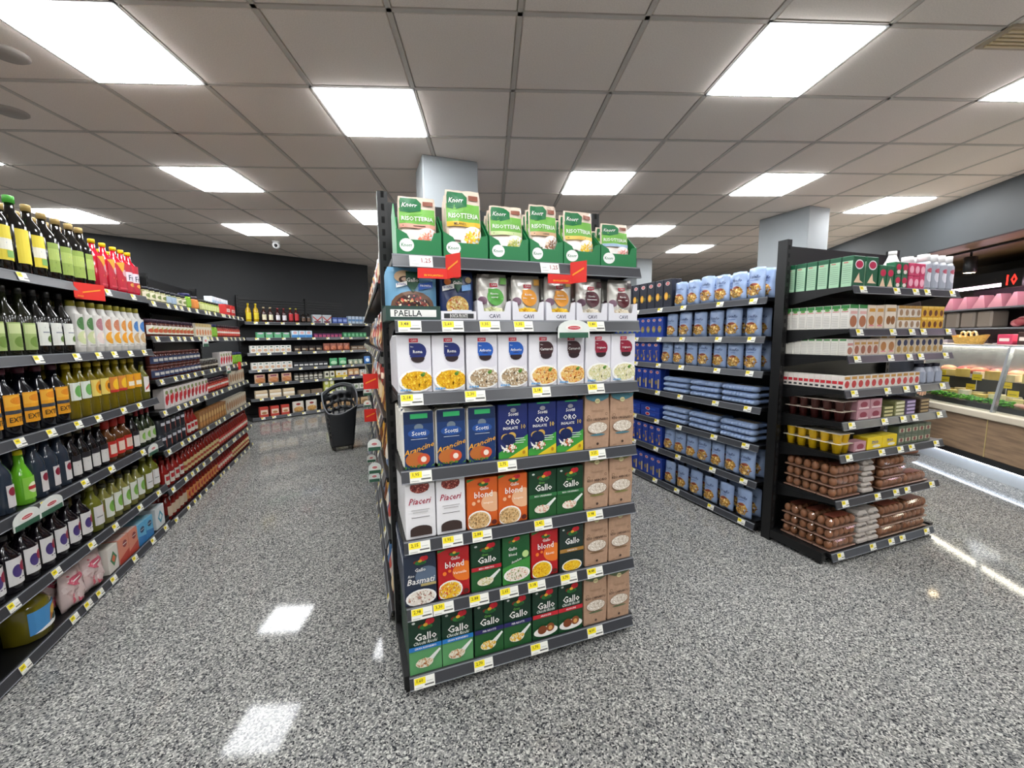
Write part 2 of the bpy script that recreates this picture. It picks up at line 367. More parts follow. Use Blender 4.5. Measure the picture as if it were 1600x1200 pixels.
for k, (v, d, c, j, x, y) in enumerate(cells[:290]):
    child('ceiling_tile', tile_me, ceiling, (x, y, CEIL - .004), -TH)
rest = MB()
for v, d, c, j, x, y in cells[290:]:
    cs, sn = math.cos(TH), math.sin(TH); h = .286
    rest.add([(x + cs * a + sn * b, y - sn * a + cs * b, CEIL - .004) for a, b in ((-h, -h), (h, -h), (h, h), (-h, h))], [(3, 2, 1, 0)], TILE)
rest.build('ceiling_tiles_beyond', ceiling, kind='stuff')
gr = MB(); GRIDM = mat('#cfc7be', .6)
for k in range(-16, 23):
    for (a, b) in ((( k, -9), (k, 22)), ((-16, k), (22, k))):
        if a[0] == -16 and not -9 <= k <= 22: continue
        p, q = Vector(gw(*a)), Vector(gw(*b)); d = (q - p).normalized() * 1; n = Vector((-d.y, d.x)) * .012
        # keep only the stretch inside the room
        N = 160; ins = [inside(*(p + (q - p) * (i / N))) for i in range(N + 1)]
        i = 0
        while i <= N:
            if ins[i]:
                e = i
                while e < N and ins[e + 1]: e += 1
                p0, p1 = p + (q - p) * (max(0, i - 1) / N), p + (q - p) * (min(N, e + 1) / N)
                gr.add([(*(p0 - n), CEIL - .006), (*(p1 - n), CEIL - .006), (*(p1 + n), CEIL - .006), (*(p0 + n), CEIL - .006), (*(p0 - n), CEIL + .02), (*(p1 - n), CEIL + .02), (*(p1 + n), CEIL + .02), (*(p0 + n), CEIL + .02)],
                       [(3, 2, 1, 0), (0, 1, 5, 4), (2, 3, 7, 6)], GRIDM)
                i = e + 1
            else: i += 1
gr.build('ceiling_grid', ceiling)
lm = MB(); h = .284; lm.box(-h, h, -h, h, -.012, .0, mat('#fbfdff', .5, emit=PANEL_W), .004); lp_me = lm.mesh('diffuser')  # drop below the ceiling added so glowing sides brighten the tiles around
fm_ = MB()
for s in (-1, 1): fm_.box(-.3, .3, s * .292 - .008, s * .292 + .008, -.004, .03, mat('#e8e8e8', .4)); fm_.box(s * .292 - .008, s * .292 + .008, -.284, .284, -.004, .03, mat('#e8e8e8', .4))
lf_me = fm_.mesh('light_frame')
for c, j in LIGHTS:
    x, y = gw(c + .5, j + .5)
    if not inside(x, y): continue
    e = empty('ceiling_light', (x, y, CEIL - .004), -TH, 'square white recessed light panel in the tiled ceiling', 'light', 'square light panels in the tiled ceiling')
    child('frame', lf_me, e); child('diffuser', lp_me, e, (0, 0, -.001))
# columns
COLM = mat('#9fa5a8', .6, noise=.04, nscale=3)
for nm, x0, x1, y0, y1, lab in (('column', .56, 1.03, 3.575, 3.97, 'grey square column rising behind the rice display'), ('column', 5.0, 5.36, 3.48, 4.13, 'grey square column beyond the egg shelving'), ('column', 5.12, 5.48, 6.82, 7.3, 'grey square column far beyond the pasta shelving')):
    q = MB(); q.box(x0, x1, y0, y1, 0, CEIL, COLM, .01); o = q.build('column', kind='structure')
# small ceiling fittings
q = MB(); q.lathe([(.001, -.01), (.07, -.01), (.085, 0), (.085, .012)], mat('#a9a29b', .6), 20, cap=False)
rs = q.mesh('ceiling_speaker')
for t, (c, j) in enumerate(((-1.39, .6), (-2.4, 1.56))):
    x, y = gw(c, j); o = bpy.data.objects.new('ceiling_speaker', rs); COL.objects.link(o); o.location = (x, y, CEIL - .012)
    tag(o, 'round flush speaker in the ceiling beside the big light panel', 'speaker', 'round ceiling speakers')
x, y = gw(7.25, .08); e = empty('ceiling_vent', (x, y, CEIL - .005), -TH, 'small slatted brass vent in the ceiling between two light panels', 'vent')
q = MB(); q.box(-.15, .15, -.08, .08, -.012, 0, mat('#b5a48c', .4)); q.build('frame', e)
for k in range(5): q = MB(); q.box(-.13, .13, -.06 + k * .026, -.046 + k * .026, -.018, -.011, mat('#d8c49a', .35)); q.build('slat', e)
e = empty('security_camera', (-1.1, 7.33, CEIL - .004), 0, 'small white dome security camera hanging from the ceiling', 'camera')
q = MB(); q.lathe([(.055, -.02), (.055, 0)], mat('#e6e6e6', .4), 16); q.build('mount', e)
q = MB(); q.blob((0, 0, -.06), (.055, .055, .055), mat('#e9e9e9', .3), 14, 8); h_ = q.build('housing', e); q = MB(); q.blob((0, -.04, -.07), (.026, .026, .026), '#101012', 10, 6); q.build('lens', h_)

# ================================================================== SHELVING
TAGW = mat('#e9e8e0', .5); TAGY = mat('#f0dc1e', .5); INK = mat('#55554f', .6)
_tags = {}
def tag_mesh(price=None, big=False, white=False):
    k = (price, big, white)
    if k in _tags: return _tags[k]
    w_, h_ = (.078, .04) if big else (.058, .036); q = MB(); q.box(-w_ / 2, w_ / 2, -.0015, 0, -h_, 0, TAGW)
    mp = lambda u, v, l: ((u - .5) * w_, -.0015 - EPS * l, (v - 1) * h_)
    if white: pr = [('t', .72, .55, .5, price, '#8a1530', .42), ('r', .08, .45, .3, .6, '#c9c9c9'), ('r', .08, .2, .4, .26, '#b5b5b5')]
    else:
        pr = [('r', .02, .42, .55 if big else .5, .97, TAGY)]
        if price: pr.append(('t', .28, .7, .34, price, '#2a2a10', .4))
        else: pr.append(('r', .12, .6, .4, .8, '#a89a20'))
        pr += [('r', .5, .22, .95, .34, INK), ('r', .05, .12, .4, .17, '#9a9a94'), ('r', .6, .55, .9, .6, '#b0b0aa')]
    q.prints(pr, mp, h_ / w_); _tags[k] = q.mesh('price_tag'); return _tags[k]
def shelving(name, label, fr, s0, s1, depth, zs, top, posts, tags=None, brackets=True, backcol=BLACK, slats=False, base=True, rail_in=0):
    """freestanding metal shelving: posts, back panel, plinth, shelves with a price rail"""
    e = empty(name, fr.at((s0 + s1) / 2, depth / 2, 0), fr.rz, label, 'shelving'); ox = -(s0 + s1) / 2; oy = -depth / 2
    q = MB(); q.box(s0 + ox, s1 + ox, oy + depth - .012, oy + depth, .06, top - .03, backcol); bp = q.build('back_panel', e)
    if slats:
        n = int((top - max(zs) - .1) / .045)
        for k in range(n): q = MB(); z = top - .04 - k * .045; q.box(s0 + ox, s1 + ox, oy + depth - .03, oy + depth - .012, z - .032, z, BLACK2); q.build('slat', bp)
    for p in posts:
        q = MB(); q.box(p - .02 + ox, p + .02 + ox, oy + depth - .05, oy + depth + .012, 0, top, BLACK)
        for k in range(int(top / .05)): q.box(p - .006 + ox, p + .006 + ox, oy + depth - .0515, oy + depth - .05, .03 + k * .05, .055 + k * .05, mat('#020202', .9))
        q.build('post', e)
        if base: q = MB(); q.box(p - .018 + ox, p + .018 + ox, oy + .02, oy + depth, .02, .075, BLACK); q.box(p - .012 + ox, p + .012 + ox, oy + .03, oy + .06, 0, .02, BLACK); q.build('foot', e)
    if base: q = MB(); q.box(s0 + ox, s1 + ox, oy + .05, oy + .062, .012, min(zs) - .03, BLACK2); q.build('plinth', e)
    L = s1 - s0
    for k, z in enumerate(sorted(zs, reverse=True)):
        q = MB(); q.box(s0 + ox + .004, s1 + ox - .004, oy + .004, oy + depth - .014, z - .022, z, BLACK)
        if brackets:
            for sx in (s0 + ox + .002, s1 + ox - .005):
                q.add([(sx + a, oy + y, zz) for a in (0, .003) for y, zz in ((.02, z - .022), (depth - .02, z - .022), (depth - .02, z - .085), (.3 * depth, z - .035))], [(0, 1, 2, 3), (7, 6, 5, 4), (0, 4, 5, 1), (1, 5, 6, 2), (2, 6, 7, 3), (3, 7, 4, 0)], BLACK)
        sh = q.build('shelf', e)
        q = MB(); y0 = oy - .001
        q.add([(s0 + ox, y0, z + .004), (s1 + ox, y0, z + .004), (s1 + ox, y0 - .014, z - .04), (s0 + ox, y0 - .014, z - .04), (s0 + ox, y0 + .006, z + .004), (s1 + ox, y0 + .006, z + .004), (s1 + ox, y0 - .008, z - .042), (s0 + ox, y0 - .008, z - .042)],
              [(3, 2, 1, 0), (4, 5, 6, 7), (0, 1, 5, 4), (2, 3, 7, 6), (1, 2, 6, 5), (0, 4, 7, 3)], RAIL)
        for zz, hh in ((z + .003, .004), (z - .038, .003)):
            yy = y0 - (z + .004 - zz) / .044 * .014; q.box(s0 + ox, s1 + ox, yy - .002, yy, zz - hh, zz, RAILHI)
        q.build('price_rail', sh)
        if tags and k < len(tags):
            for t in tags[k]:
                pos, price = (t if isinstance(t, tuple) else (t, None)); big = bool(price)
                white = isinstance(price, str) and price.startswith('w'); pr = price[1:] if white else price
                o = child('price_tag', tag_mesh(pr, big, white), sh, (pos + ox, y0 - .0042, z - .001)); o.rotation_euler.x = -.3
    return e
def every(a, b, st, jit=.3):
    r = random.Random(int((a + b) * 100)); o = []; x = a + st / 2
    while x < b: o.append(x + r.uniform(-jit, jit) * st); x += st
    return o
FE = Frame(0, 1.475, 0); FL = Frame(-1.36, 0, PI / 2); FP = Frame(2.5, 0, -PI / 2); FG = Frame(2.5, 1.51, 0); FC = Frame(.09, 0, -PI / 2)
FB = Frame(-1.70, 7.80, math.radians(27))
ZE = [1.64, 1.42, 1.165, .885, .62, .36, .08]
TE = [[(.215, 'w1,25'), (.70, 'w1,25')],
      [(.169, '3,48'), (.319, '2,60'), (.457, '1,35'), (.59, '1,35'), (.907, '1,40')], [(.167, '2,18'), (.396, '2,30'), (.664, '2,18'), (.911, '2,30')],
      [(.188, '1,95'), (.518, '2,75'), (.922, '3,25')], [(.174, '2,15'), (.297, '1,95'), (.412, '2,88'), (.671, '2,42'), (.913, '1,98')],
      [(.174, '2,98'), (.255, '3,30'), (.395, '2,88'), (.52, '2,65'), (.641, '3,18'), (.79, '3,70'), (.917, '4,48')], [(.174, '1,60'), (.408, '2,70'), (.652, '1,70'), (.922, '4,00')]]
shelving('endcap_shelving', 'black metal end shelving stocked with rice boxes and bags', FE, .12, 1.12, .40, ZE, 1.955, (.12, 1.12), TE)
ZG = [1.62, 1.385, 1.235, 1.04, .855, .665, .39, .067]
shelving('endcap_shelving', 'black metal end shelving stocked with cartons and egg boxes', FG, .05, 1.07, .40, ZG, 1.94, (.02, 1.1), [every(.08, 1.05, .2) for _ in ZG])
ZP = [1.60, 1.345, 1.115, .87, .61, .355, .06]
shelving('pasta_shelving', 'long black shelving stocked with blue pasta bags and boxes', FP, -6.2, -1.97, .47, ZP, 1.86, (-2.0, -3.05, -4.1, -5.15, -6.2), [every(-6.2, -2.0, .28) for _ in ZP])
shelving('aisle_shelving', 'long black shelving behind the rice display, facing the trolley basket', FC, -6.2, -1.93, .47, [1.6, 1.3, 1.0, .72, .42, .06], 1.95, (-1.95, -3, -4.05, -5.1, -6.15), [every(-6.2, -2, .3) for _ in range(6)])
ZN = [1.66, 1.30, .96, .655, .325, .05]
TN = [[2.15, 2.45, 3.11, 3.4], [2.2, 2.479, 2.75, 2.942, 3.101, 3.283, 3.466], [2.1, 2.306, 2.496, 2.694, 2.869, 3.129, 3.322], [2.1, 2.4, 2.687, 2.931, 3.3], [2.152, 2.406, 2.678, 2.9, 3.186, 3.45], [2.162, 2.479, 2.589, 2.69, 2.824, 3.06, 3.301, 3.5]]
shelving('wall_shelving', 'near bay of the bottle shelving, stocked with oil, juice and vinegar bottles', FL, 1.6, 3.595, .5, ZN, 1.98, (1.6, 2.6, 3.59), TN)
ZF = [1.64, 1.39, 1.08, .85, .56, .27, .03]
shelving('wall_shelving', 'far bay of the bottle shelving, stocked with jars and red sauce bottles', FL, 3.605, 6.1, .5, ZF, 1.98, (3.62, 4.85, 6.09), [every(3.62, 6.1, .17) for _ in ZF])
ZB = [1.65, 1.39, 1.14, .86, .63, .38, .06]
shelving('back_shelving', 'black slat-backed shelving along the dark end wall stocked with cartons and bags', FB, 0, 2.2, .38, ZB, 2.1, (.01, 1.1, 2.19), [every(0, 2.2, .24) for _ in ZB], slats=True)
def sign(fr, s, z, col, label, w_=.1, h_=.085, txt=None, arch=False, rz=0, out=.02):
    """small promotion card clipped to a shelf rail"""
    e = MB(); mp = lambda u, v, l: ((u - .5) * w_, -EPS * l, (v - 1) * h_)
    if arch:
        pts = [(-w_ / 2, -h_), (w_ / 2, -h_)] + [(w_ / 2 * math.cos(PI * k / 10), -h_ * .5 + h_ * .5 * math.sin(PI * k / 10)) for k in range(11)]
        e.add([(x, 0, zz) for x, zz in pts] + [(x, .002, zz) for x, zz in pts], [tuple(range(len(pts))), tuple(range(2 * len(pts) - 1, len(pts) - 1, -1))], '#e4e8e2')
        e.prints([('r', .04, 0, .96, .3, '#2f5c46'), ('e', .5, .56, .27, .2, '#f2efe8'), ('e', .5, .56, .2, .1, '#c22a35'), ('t', .5, .56, .08, 'COOP', '#f5eaea', .3)], mp, h_ / w_)
    else:
        e.box(-w_ / 2, w_ / 2, 0, .002, -h_, 0, col)
        if txt: e.prints([('t', .5, .3, .2, txt, '#f6c51e', .85)], mp, h_ / w_)
        else: e.prints([('p', [(.15, .35), (.85, .62), (.85, .7), (.15, .43)], '#f39a1e')], mp, h_ / w_)
    o = e.build('shelf_sign', loc=fr.at(s, -out, z), rz=fr.rz + rz); tag(o, label, 'sign'); _COUNT.setdefault(label, []).append(o); return o
RED = mat('#d8261c', .45)
for s in (.255, .742):
    sign(FE, s, 1.597, RED, 'red flyer strip with yellow lettering hung under a price ticket of the rice display', .11, .034, 'IN VOLANTINO', out=.022)
    sign(FE, s + .062, 1.645, RED, 'red folded flag standing out from the rail of the rice display', .07, .08, rz=-1.0, out=.045)
for y_, z_ in ((1.99, 1.2), (2.4, .97)): sign(FC, -y_, z_, RED, 'red promotion flag standing out from the aisle shelving behind the rice display', .065, .07, rz=PI / 2, out=.045)
for y_, z_ in ((1.97, .9), (2.1, .75), (2.3, .64), (3.2, 1.0), (3.6, .85), (3.0, .55)): sign(FC, -y_, z_, RED, 'white and green arched shelf talker standing out from the aisle shelving', .06, .055, arch=True, rz=PI / 2, out=.043)
for s, z_ in ((2.27, .665), (2.42, .665)): sign(FL, s, z_, RED, 'white and green shelf talker on the rail above the dark vinegar bottles', .15, .075, arch=True, out=.018)
sign(FL, 3.42, .665, RED, 'white and green shelf talker on the rail by the red-capped bottles', .14, .07, arch=True, out=.018)
sign(FL, 4.65, 1.40, RED, 'white and green shelf talker on the rail below the small jars', .15, .1, arch=True, out=.018)
sign(FL, 5.3, 1.08, RED, 'white and green shelf talker on the rail of the far jar bay', .15, .08, arch=True, out=.018)
sign(FL, 5.75, 1.10, RED, 'small red flag on the rail at the end of the jar bay', .12, .09, out=.018)
sign(FL, 2.88, 1.665, RED, 'red folded flyer with an orange stripe on the rail under the juice bottles', .16, .085, rz=-.35, out=.035)
sign(FL, 2.83, 1.62, RED, 'red strip tucked below the folded flyer under the juice bottles', .12, .035, 'IN VOLANTINO', out=.022)
sign(FE, .80, 1.425, RED, 'white and green ticket with a round red emblem on the rice display rail', .14, .07, arch=True, out=.022)

# ================================================================== GOODS OF THE RICE DISPLAY
W = '#ecebe6'
RICE = ['#efe6d2', '#e2d3b4', '#f5efe2', '#d6c39c']; YEL = ['#f1c21c', '#e2a90f', '#f6d54a', '#d9930d']; MIX = ['#e9d9b8', '#c98a52', '#f0e6d0', '#a86a3c', '#d8b486']
def rooster(cu, cv, k):     # red and green crest emblem
    return [('e', cu - .13 * k, cv - .01 * k, .1 * k, .035 * k, '#7c2a1c'), ('e', cu + .02 * k, cv - .03 * k, .2 * k, .05 * k, '#2f7a35'), ('e', cu + .1 * k, cv + .05 * k, .11 * k, .055 * k, '#d2232f'), ('e', cu + .2 * k, cv + .06 * k, .08 * k, .05 * k, '#c21c2c'), ('e', cu, cv + .01 * k, .07 * k, .03 * k, '#e9b23a'), ('e', cu + .06 * k, cv - .045 * k, .12 * k, .03 * k, '#1f5c2a')]
def bowl(cu, cv, ru, rv, cols, n=70, g=.035): return [('e', cu, cv, ru, rv, '#f2f0ec'), ('e', cu, cv, ru * .88, rv * .86, cols[0]), ('s', cu, cv, ru * .84, rv * .82, cols, n, g)]
def cavi(name, col, food):
    return d_box('rice_box', 'rice box', .126, .205, .06, '#e6e4e8', [('e', .75, .6, .4, .2, '#dcd9e0'), ('r', .36, .875, .62, .94, '#c9213d'), ('t', .49, .907, .035, 'CAVI', W, .2), ('r', .36, .66, .62, .86, col), ('e', .62, .715, .24, .147, col), ('e', .6, .6, .2, .075, '#2a1a1e'), ('r', .38, .62, .8, .66, col),
        ('t', .44, .8, .022, 'Riso', W), ('t', .6, .715, .052, name, W, .44), ('e', .54, .21, .52, .2, '#f6f5f2'), ('e', .56, .21, .46, .17, food[1]), ('s', .56, .21, .46, .17, food, 190, .035), ('e', .72, .31, .06, .03, '#4d7a2c'), ('e', .76, .335, .045, .02, '#6a9a3a'), ('r', .06, .045, .12, .075, '#6aa7d8'), ('r', .14, .045, .2, .075, '#6aa7d8'), ('r', .22, .045, .28, .075, '#6aa7d8'), ('r', .3, .045, .36, .075, '#6aa7d8')], side='#dedce2')
C_ROMA = cavi('Roma', '#1b2767', YEL); C_ARB = cavi('Arborio', '#1d57b0', ['#e6dcc8', '#b39a78', '#f0ead8', '#8c7658']); C_CARN = cavi('Carnaroli', '#3a1d20', ['#e0a040', '#e9c070', '#d4743a', '#f0d8a0']); C_ORIG = cavi('Originario', '#8e1a35', ['#f0ead0', '#e0d8a8', '#f8f4e4', '#c8cc8c'])
def gallo(body, w_=.125, h_=.2, band=None, bandtxt='', gran=False, low=None, food=None, extra=(), spoon=True, name='Gallo'):
    pr = []
    if low: pr.append(('r', 0, 0, 1, .42, low))
    pr += [('e', .16, .93, .05, .02, '#cfd6cf')] + rooster(.52, .86, 1.0)
    if gran: pr.append(('t', .45, .745, .05, 'Gran', '#6fae4a', .4))
    pr.append(('t', .52, .64 if gran else .67, .135, name, '#f4f2ec', .76))
    if band: pr += [('r', 0, .43, 1, .51, band), ('t', .5, .47, .036, bandtxt, '#f4f0ee', .86)]
    if food: pr += [('p', [(.45, .2), (.93, .4), (.97, .37), (.6, .14)], '#e8ebe4'), ('e', .45, .19, .27, .085, '#ece6d2'), ('s', .45, .2, .25, .08, food, 60, .035)]
    return d_box('rice_box', 'rice box', w_, h_, .06, body, pr + list(extra), top='#0f2a1a' if body.startswith('#0') or body.startswith('#1') else None)
GD = '#0e3322'
G_RISP = gallo(GD, .13, .225, '#1f74bd', 'GRAN RISPARMIO', low='#5c9a62', food=MIX, extra=[('t', .5, .57, .06, 'Chicchi Ricchi', '#e9efe6', .72, .3)])
G_PERR = gallo(GD, .13, .225, '#241f5e', 'PER RISOTTI', gran=True, low='#22592b', food=YEL)
G_ARAN = gallo(GD, .128, .225, '#c4202f', 'ARANCINI', low='#164826', extra=[('t', .5, .57, .06, 'Chicchi Ricchi', '#e9efe6', .72, .3), ('e', .5, .15, .48, .1, '#efece6'), ('e', .36, .19, .18, .085, '#7a3d1a'), ('e', .68, .21, .16, .085, '#8a4a22'), ('e', .68, .2, .08, .045, '#d9a25a')])
G_ORIG = gallo('#113a22', .128, .2, '#2a6e3a', 'RISO ORIGINARIO', gran=True, low='#22592b', food=['#f0e4d4', '#d88a70', '#f6efe4', '#e0b49a'])
G_ARBO = gallo('#113a22', .128, .2, '#b81f2d', 'RISO ARBORIO', gran=True, low='#22592b', food=['#f0e8d0', '#b8b460', '#e4d8b0'])
G_CARN = gallo('#20332c', .13, .2, '#a67a34', 'CARNAROLI', low='#1a2a24', extra=bowl(.5, .12, .42, .13, YEL, 60))
G_INSA = d_box('rice_box', 'rice box', .128, .2, .06, '#1d5a2e', [('p', [(0, 0), (1, 0), (1, .52), (0, .36)], '#3f8f3c')] + rooster(.4, .9, .8) + [('t', .36, .75, .07, 'Gallo', W, .5), ('t', .36, .63, .06, 'blond', W, .5), ('t', .5, .49, .055, 'Insalate', W, .7, .2, .16), ('e', .82, .6, .12, .075, '#b9d58a')] + bowl(.5, .2, .48, .15, ['#efe2d0', '#d9a48a', '#f6efe4', '#7a8a3c'], 90))
def blond(body, nm, food, pale): return d_box('rice_box', 'rice box', .128, .2, .06, body, [('e', .85, .5, .4, .2, pale), ('p', [(0, 1), (.3, 1), (0, .94)], '#2f7a35')] + rooster(.52, .9, .8) + [('t', .55, .8, .065, 'Gallo', W, .5), ('t', .52, .68, .125, 'blond', W, .8), ('t', .68, .5, .055, nm, '#f6ead8', .6), ('e', .2, .52, .06, .04, pale), ('e', .36, .56, .05, .03, pale)] + bowl(.36, .17, .4, .2, food, 100) + [('e', .86, .1, .09, .05, '#5a1c12')])
G_INTE = blond('#d5601f', 'Integrale', ['#d9b27a', '#a8804c', '#e6cfa0', '#8c6a3c'], '#e9b48a'); G_VERS = blond('#b81c20', 'Versatile', ['#f0c02a', '#d98a30', '#efe0c0', '#e0653a'], '#ea7a26'); G_RISO = blond('#b81c20', 'Risotti', YEL, '#ea7a26')
G_BASM = d_box('rice_box', 'rice box', .122, .2, .06, '#252f42', [('e', .7, .55, .36, .2, '#5b6b80')] + rooster(.5, .86, .9) + [('t', .5, .7, .07, 'Gallo', W, .5), ('t', .22, .6, .05, 'Riso', W, .3, .3), ('t', .52, .49, .12, 'Basmati', W, .86, .25), ('r', .5, .37, .98, .42, '#b9a468')] + bowl(.5, .15, .48, .17, ['#e6ddd0', '#a08c78', '#f4efe6', '#b87a68'], 110) , top='#1b2331', sidepr=[('r', .1, .8, .9, .95, '#cfd4dc')])
PIAC = d_box('rice_box', 'rice box', .11, .22, .062, '#e9e7e8', [('e', .5, .9, .32, .11, '#7d2f2a'), ('s', .5, .9, .3, .1, ['#a04438', '#5a1f1c', '#c87a6a'], 50, .04), ('r', .02, .95, .98, .99, '#e9e7e8'), ('t', .5, .66, .11, 'Piaceri', '#a31f3c', .7, .3), ('r', .2, .5, .8, .515, '#b9b6b4'), ('r', .25, .46, .75, .475, '#b9b6b4'), ('t', .5, .38, .03, 'RISO ROSSO', '#5a5552', .6), ('e', .5, .16, .36, .08, '#3a2a26'), ('r', .14, .06, .86, .15, '#3a2a26')], side='#dfdddf', top='#e4e2e3')
def scotti_a(): return d_box('rice_bag', 'rice bag', .115, .215, .07, '#e8e4da', [('r', .04, .0, .96, .97, '#173566'), ('r', .04, .78, .96, .99, '#10264c'), ('r', .25, .87, .78, .95, '#35b36a'), ('e', .5, .72, .14, .06, '#6d7a86'), ('e', .5, .62, .34, .08, '#244f95'), ('t', .5, .62, .075, 'Scotti', W, .62), ('t', .5, .52, .025, 'Riso ideale per', '#d5dbe6', .5), ('t', .5, .36, .1, 'Arancine', '#e7a52c', .94, .2, .16), ('e', .4, .17, .34, .13, '#b8682c'), ('e', .62, .17, .2, .1, '#c9502c'), ('e', .62, .17, .09, .05, '#f0e0d0'), ('s', .5, .04, .46, .035, ['#3d6a2c', '#55852f'], 30, .04)], bev=.012)
S_ARAN = scotti_a()
S_ORO = d_box('rice_box', 'rice box', .13, .215, .06, '#1a2763', [('p', [(0, 0), (1, 0), (1, .42), (0, .12)], '#3f9a3c'), ('p', [(.3, 0), (1, 0), (1, .2)], '#e2c62a'), ('r', .3, .975, .75, 1, '#2f9a5a'), ('e', .5, .89, .1, .04, '#8a8a90'), ('t', .5, .82, .065, 'Scotti', W, .52), ('t', .48, .68, .1, 'ORO', W, .62), ('t', .4, .565, .05, 'INSALATE', W, .58), ('t', .84, .58, .085, '10', '#d9b44a', .24), ('e', .24, .4, .16, .07, '#c9a24a'), ('e', .44, .42, .14, .07, '#c9a24a'), ('e', .32, .37, .22, .095, '#10204f'), ('p', [(.06, .28), (.2, .2), (.5, .13), (.3, .14), (.1, .2)], '#efeee8'), ('s', .36, .19, .22, .07, ['#f4efe2', '#e8dcc0', '#fffaf0', '#c9502c'], 45, .04), ('r', .55, .36, .86, .375, '#c4d8c8'), ('r', .55, .32, .9, .335, '#c4d8c8'), ('r', .55, .28, .84, .295, '#c4d8c8'), ('e', .84, .1, .05, .035, '#b8861c')], top='#1d3f2e')
def paperbag(nm, topc): return d_box('rice_bag', 'rice bag', .13, .23, .07, mat('#b08e74', .8, noise=.08, nscale=60), [('p', [(.02, 1), (.98, 1), (.92, .93), (.7, .885), (.5, .872), (.3, .885), (.08, .93)], topc), ('e', .5, .885, .1, .045, '#d8cf9a'), ('t', .5, .885, .025, 'BIO', '#4a4630', .14), ('e', .16, .6, .06, .03, '#7a5e48'), ('e', .16, .6, .045, .022, '#b08e74'), ('e', .86, .64, .05, .025, '#7a5e48'), ('e', .86, .64, .036, .017, '#b08e74'), ('t', .5, .545, .05, nm, '#33241c', .86), ('r', .25, .71, .75, .716, '#8a6c54'), ('r', .3, .69, .7, .696, '#8a6c54'), ('e', .5, .385, .41, .115, '#7f6450'), ('e', .5, .39, .39, .105, '#d9cdbd'), ('s', .5, .39, .37, .095, ['#ece4d8', '#c4b4a0', '#f4efe6', '#b5a590'], 80, .03), ('e', .5, .26, .3, .018, topc), ('e', .5, .09, .05, .025, '#4a382e'), ('r', .1, .035, .25, .05, '#8a6c54')], slope=.14)
B_ORIG = paperbag('RISO ORIGINARIO', '#4d7f8c'); B_ARB = paperbag('RISO ARBORIO', '#7d7a45'); B_CARN = paperbag('RISO CARNAROLI', '#7a5f42'); B_CINT = paperbag('RISO CARNAROLI', '#5c6a4a')
DEP = .375
def full(D): return max(1, int(DEP / (D.d + .004)))
ZL = .004
for D, z, a, b, n, lab, rows in [
    (C_ROMA, 1.165, .122, .366, 2, 'white rice box with a navy badge and yellow risotto, on the rice display', 5), (C_ARB, 1.165, .37, .616, 2, 'white rice box with a bright blue badge and mushroom risotto, on the rice display', 2),
    (C_CARN, 1.165, .62, .868, 2, 'white rice box with a dark brown badge and prawn risotto, on the rice display', 2), (C_ORIG, 1.165, .872, 1.118, 2, 'white rice box with a crimson badge and pale risotto, on the rice display', 2),
    (S_ARAN, .885, .13, .485, 3, 'shiny navy rice brick bag with gold script and orange rice balls', 4), (S_ORO, .885, .49, .866, 3, 'navy and green rice box with gold numeral ten and white flowers', 2), (B_ORIG, .885, .87, 1.118, 2, 'brown paper rice bag with a teal top fold', 2),
    (PIAC, .62, .128, .356, 2, 'tall white rice box with red script and a dark grain window', 5), (G_INTE, .62, .36, .612, 2, 'orange rice box with a bowl of wholegrain rice', 2), (G_ORIG, .62, .616, .868, 2, 'dark green rice box with a plain green band, a spoon and pink prawns', 2), (B_ARB, .62, .872, 1.118, 2, 'brown paper rice bag with an olive top fold', 2),
    (G_BASM, .36, .115, .237, 1, 'slate blue rice box with white script and a grey bowl', 5), (G_VERS, .36, .24, .366, 1, 'red rice box with an orange disc and a bowl of mixed rice salad', 2), (G_ARBO, .36, .37, .496, 1, 'dark green rice box with a red band, on the second lowest rice shelf', 2), (G_INSA, .36, .5, .622, 1, 'green rice box with slanted white lettering over a rice salad plate', 2), (G_RISO, .36, .626, .75, 1, 'red rice box with a plate of yellow risotto', 2), (G_CARN, .36, .755, .872, 1, 'blackish green rice box with a golden band and yellow risotto', 2), (B_CARN, .36, .876, 1.118, 2, 'brown paper rice bag with a brown top fold', 2),
    (G_RISP, .08, .122, .374, 2, 'green rice box with a blue band fading to light green', 5), (G_PERR, .08, .378, .626, 2, 'dark green rice box with a violet band and a spoon of yellow rice', 2), (G_ARAN, .08, .63, .87, 2, 'dark green rice box with a red band and brown rice balls', 2), (B_CINT, .08, .874, 1.118, 2, 'brown paper rice bag with a grey-green top fold', 2)]:
    row(D, FE, z + .001, a, b, lab, rows=min(rows, full(D)), n=n)
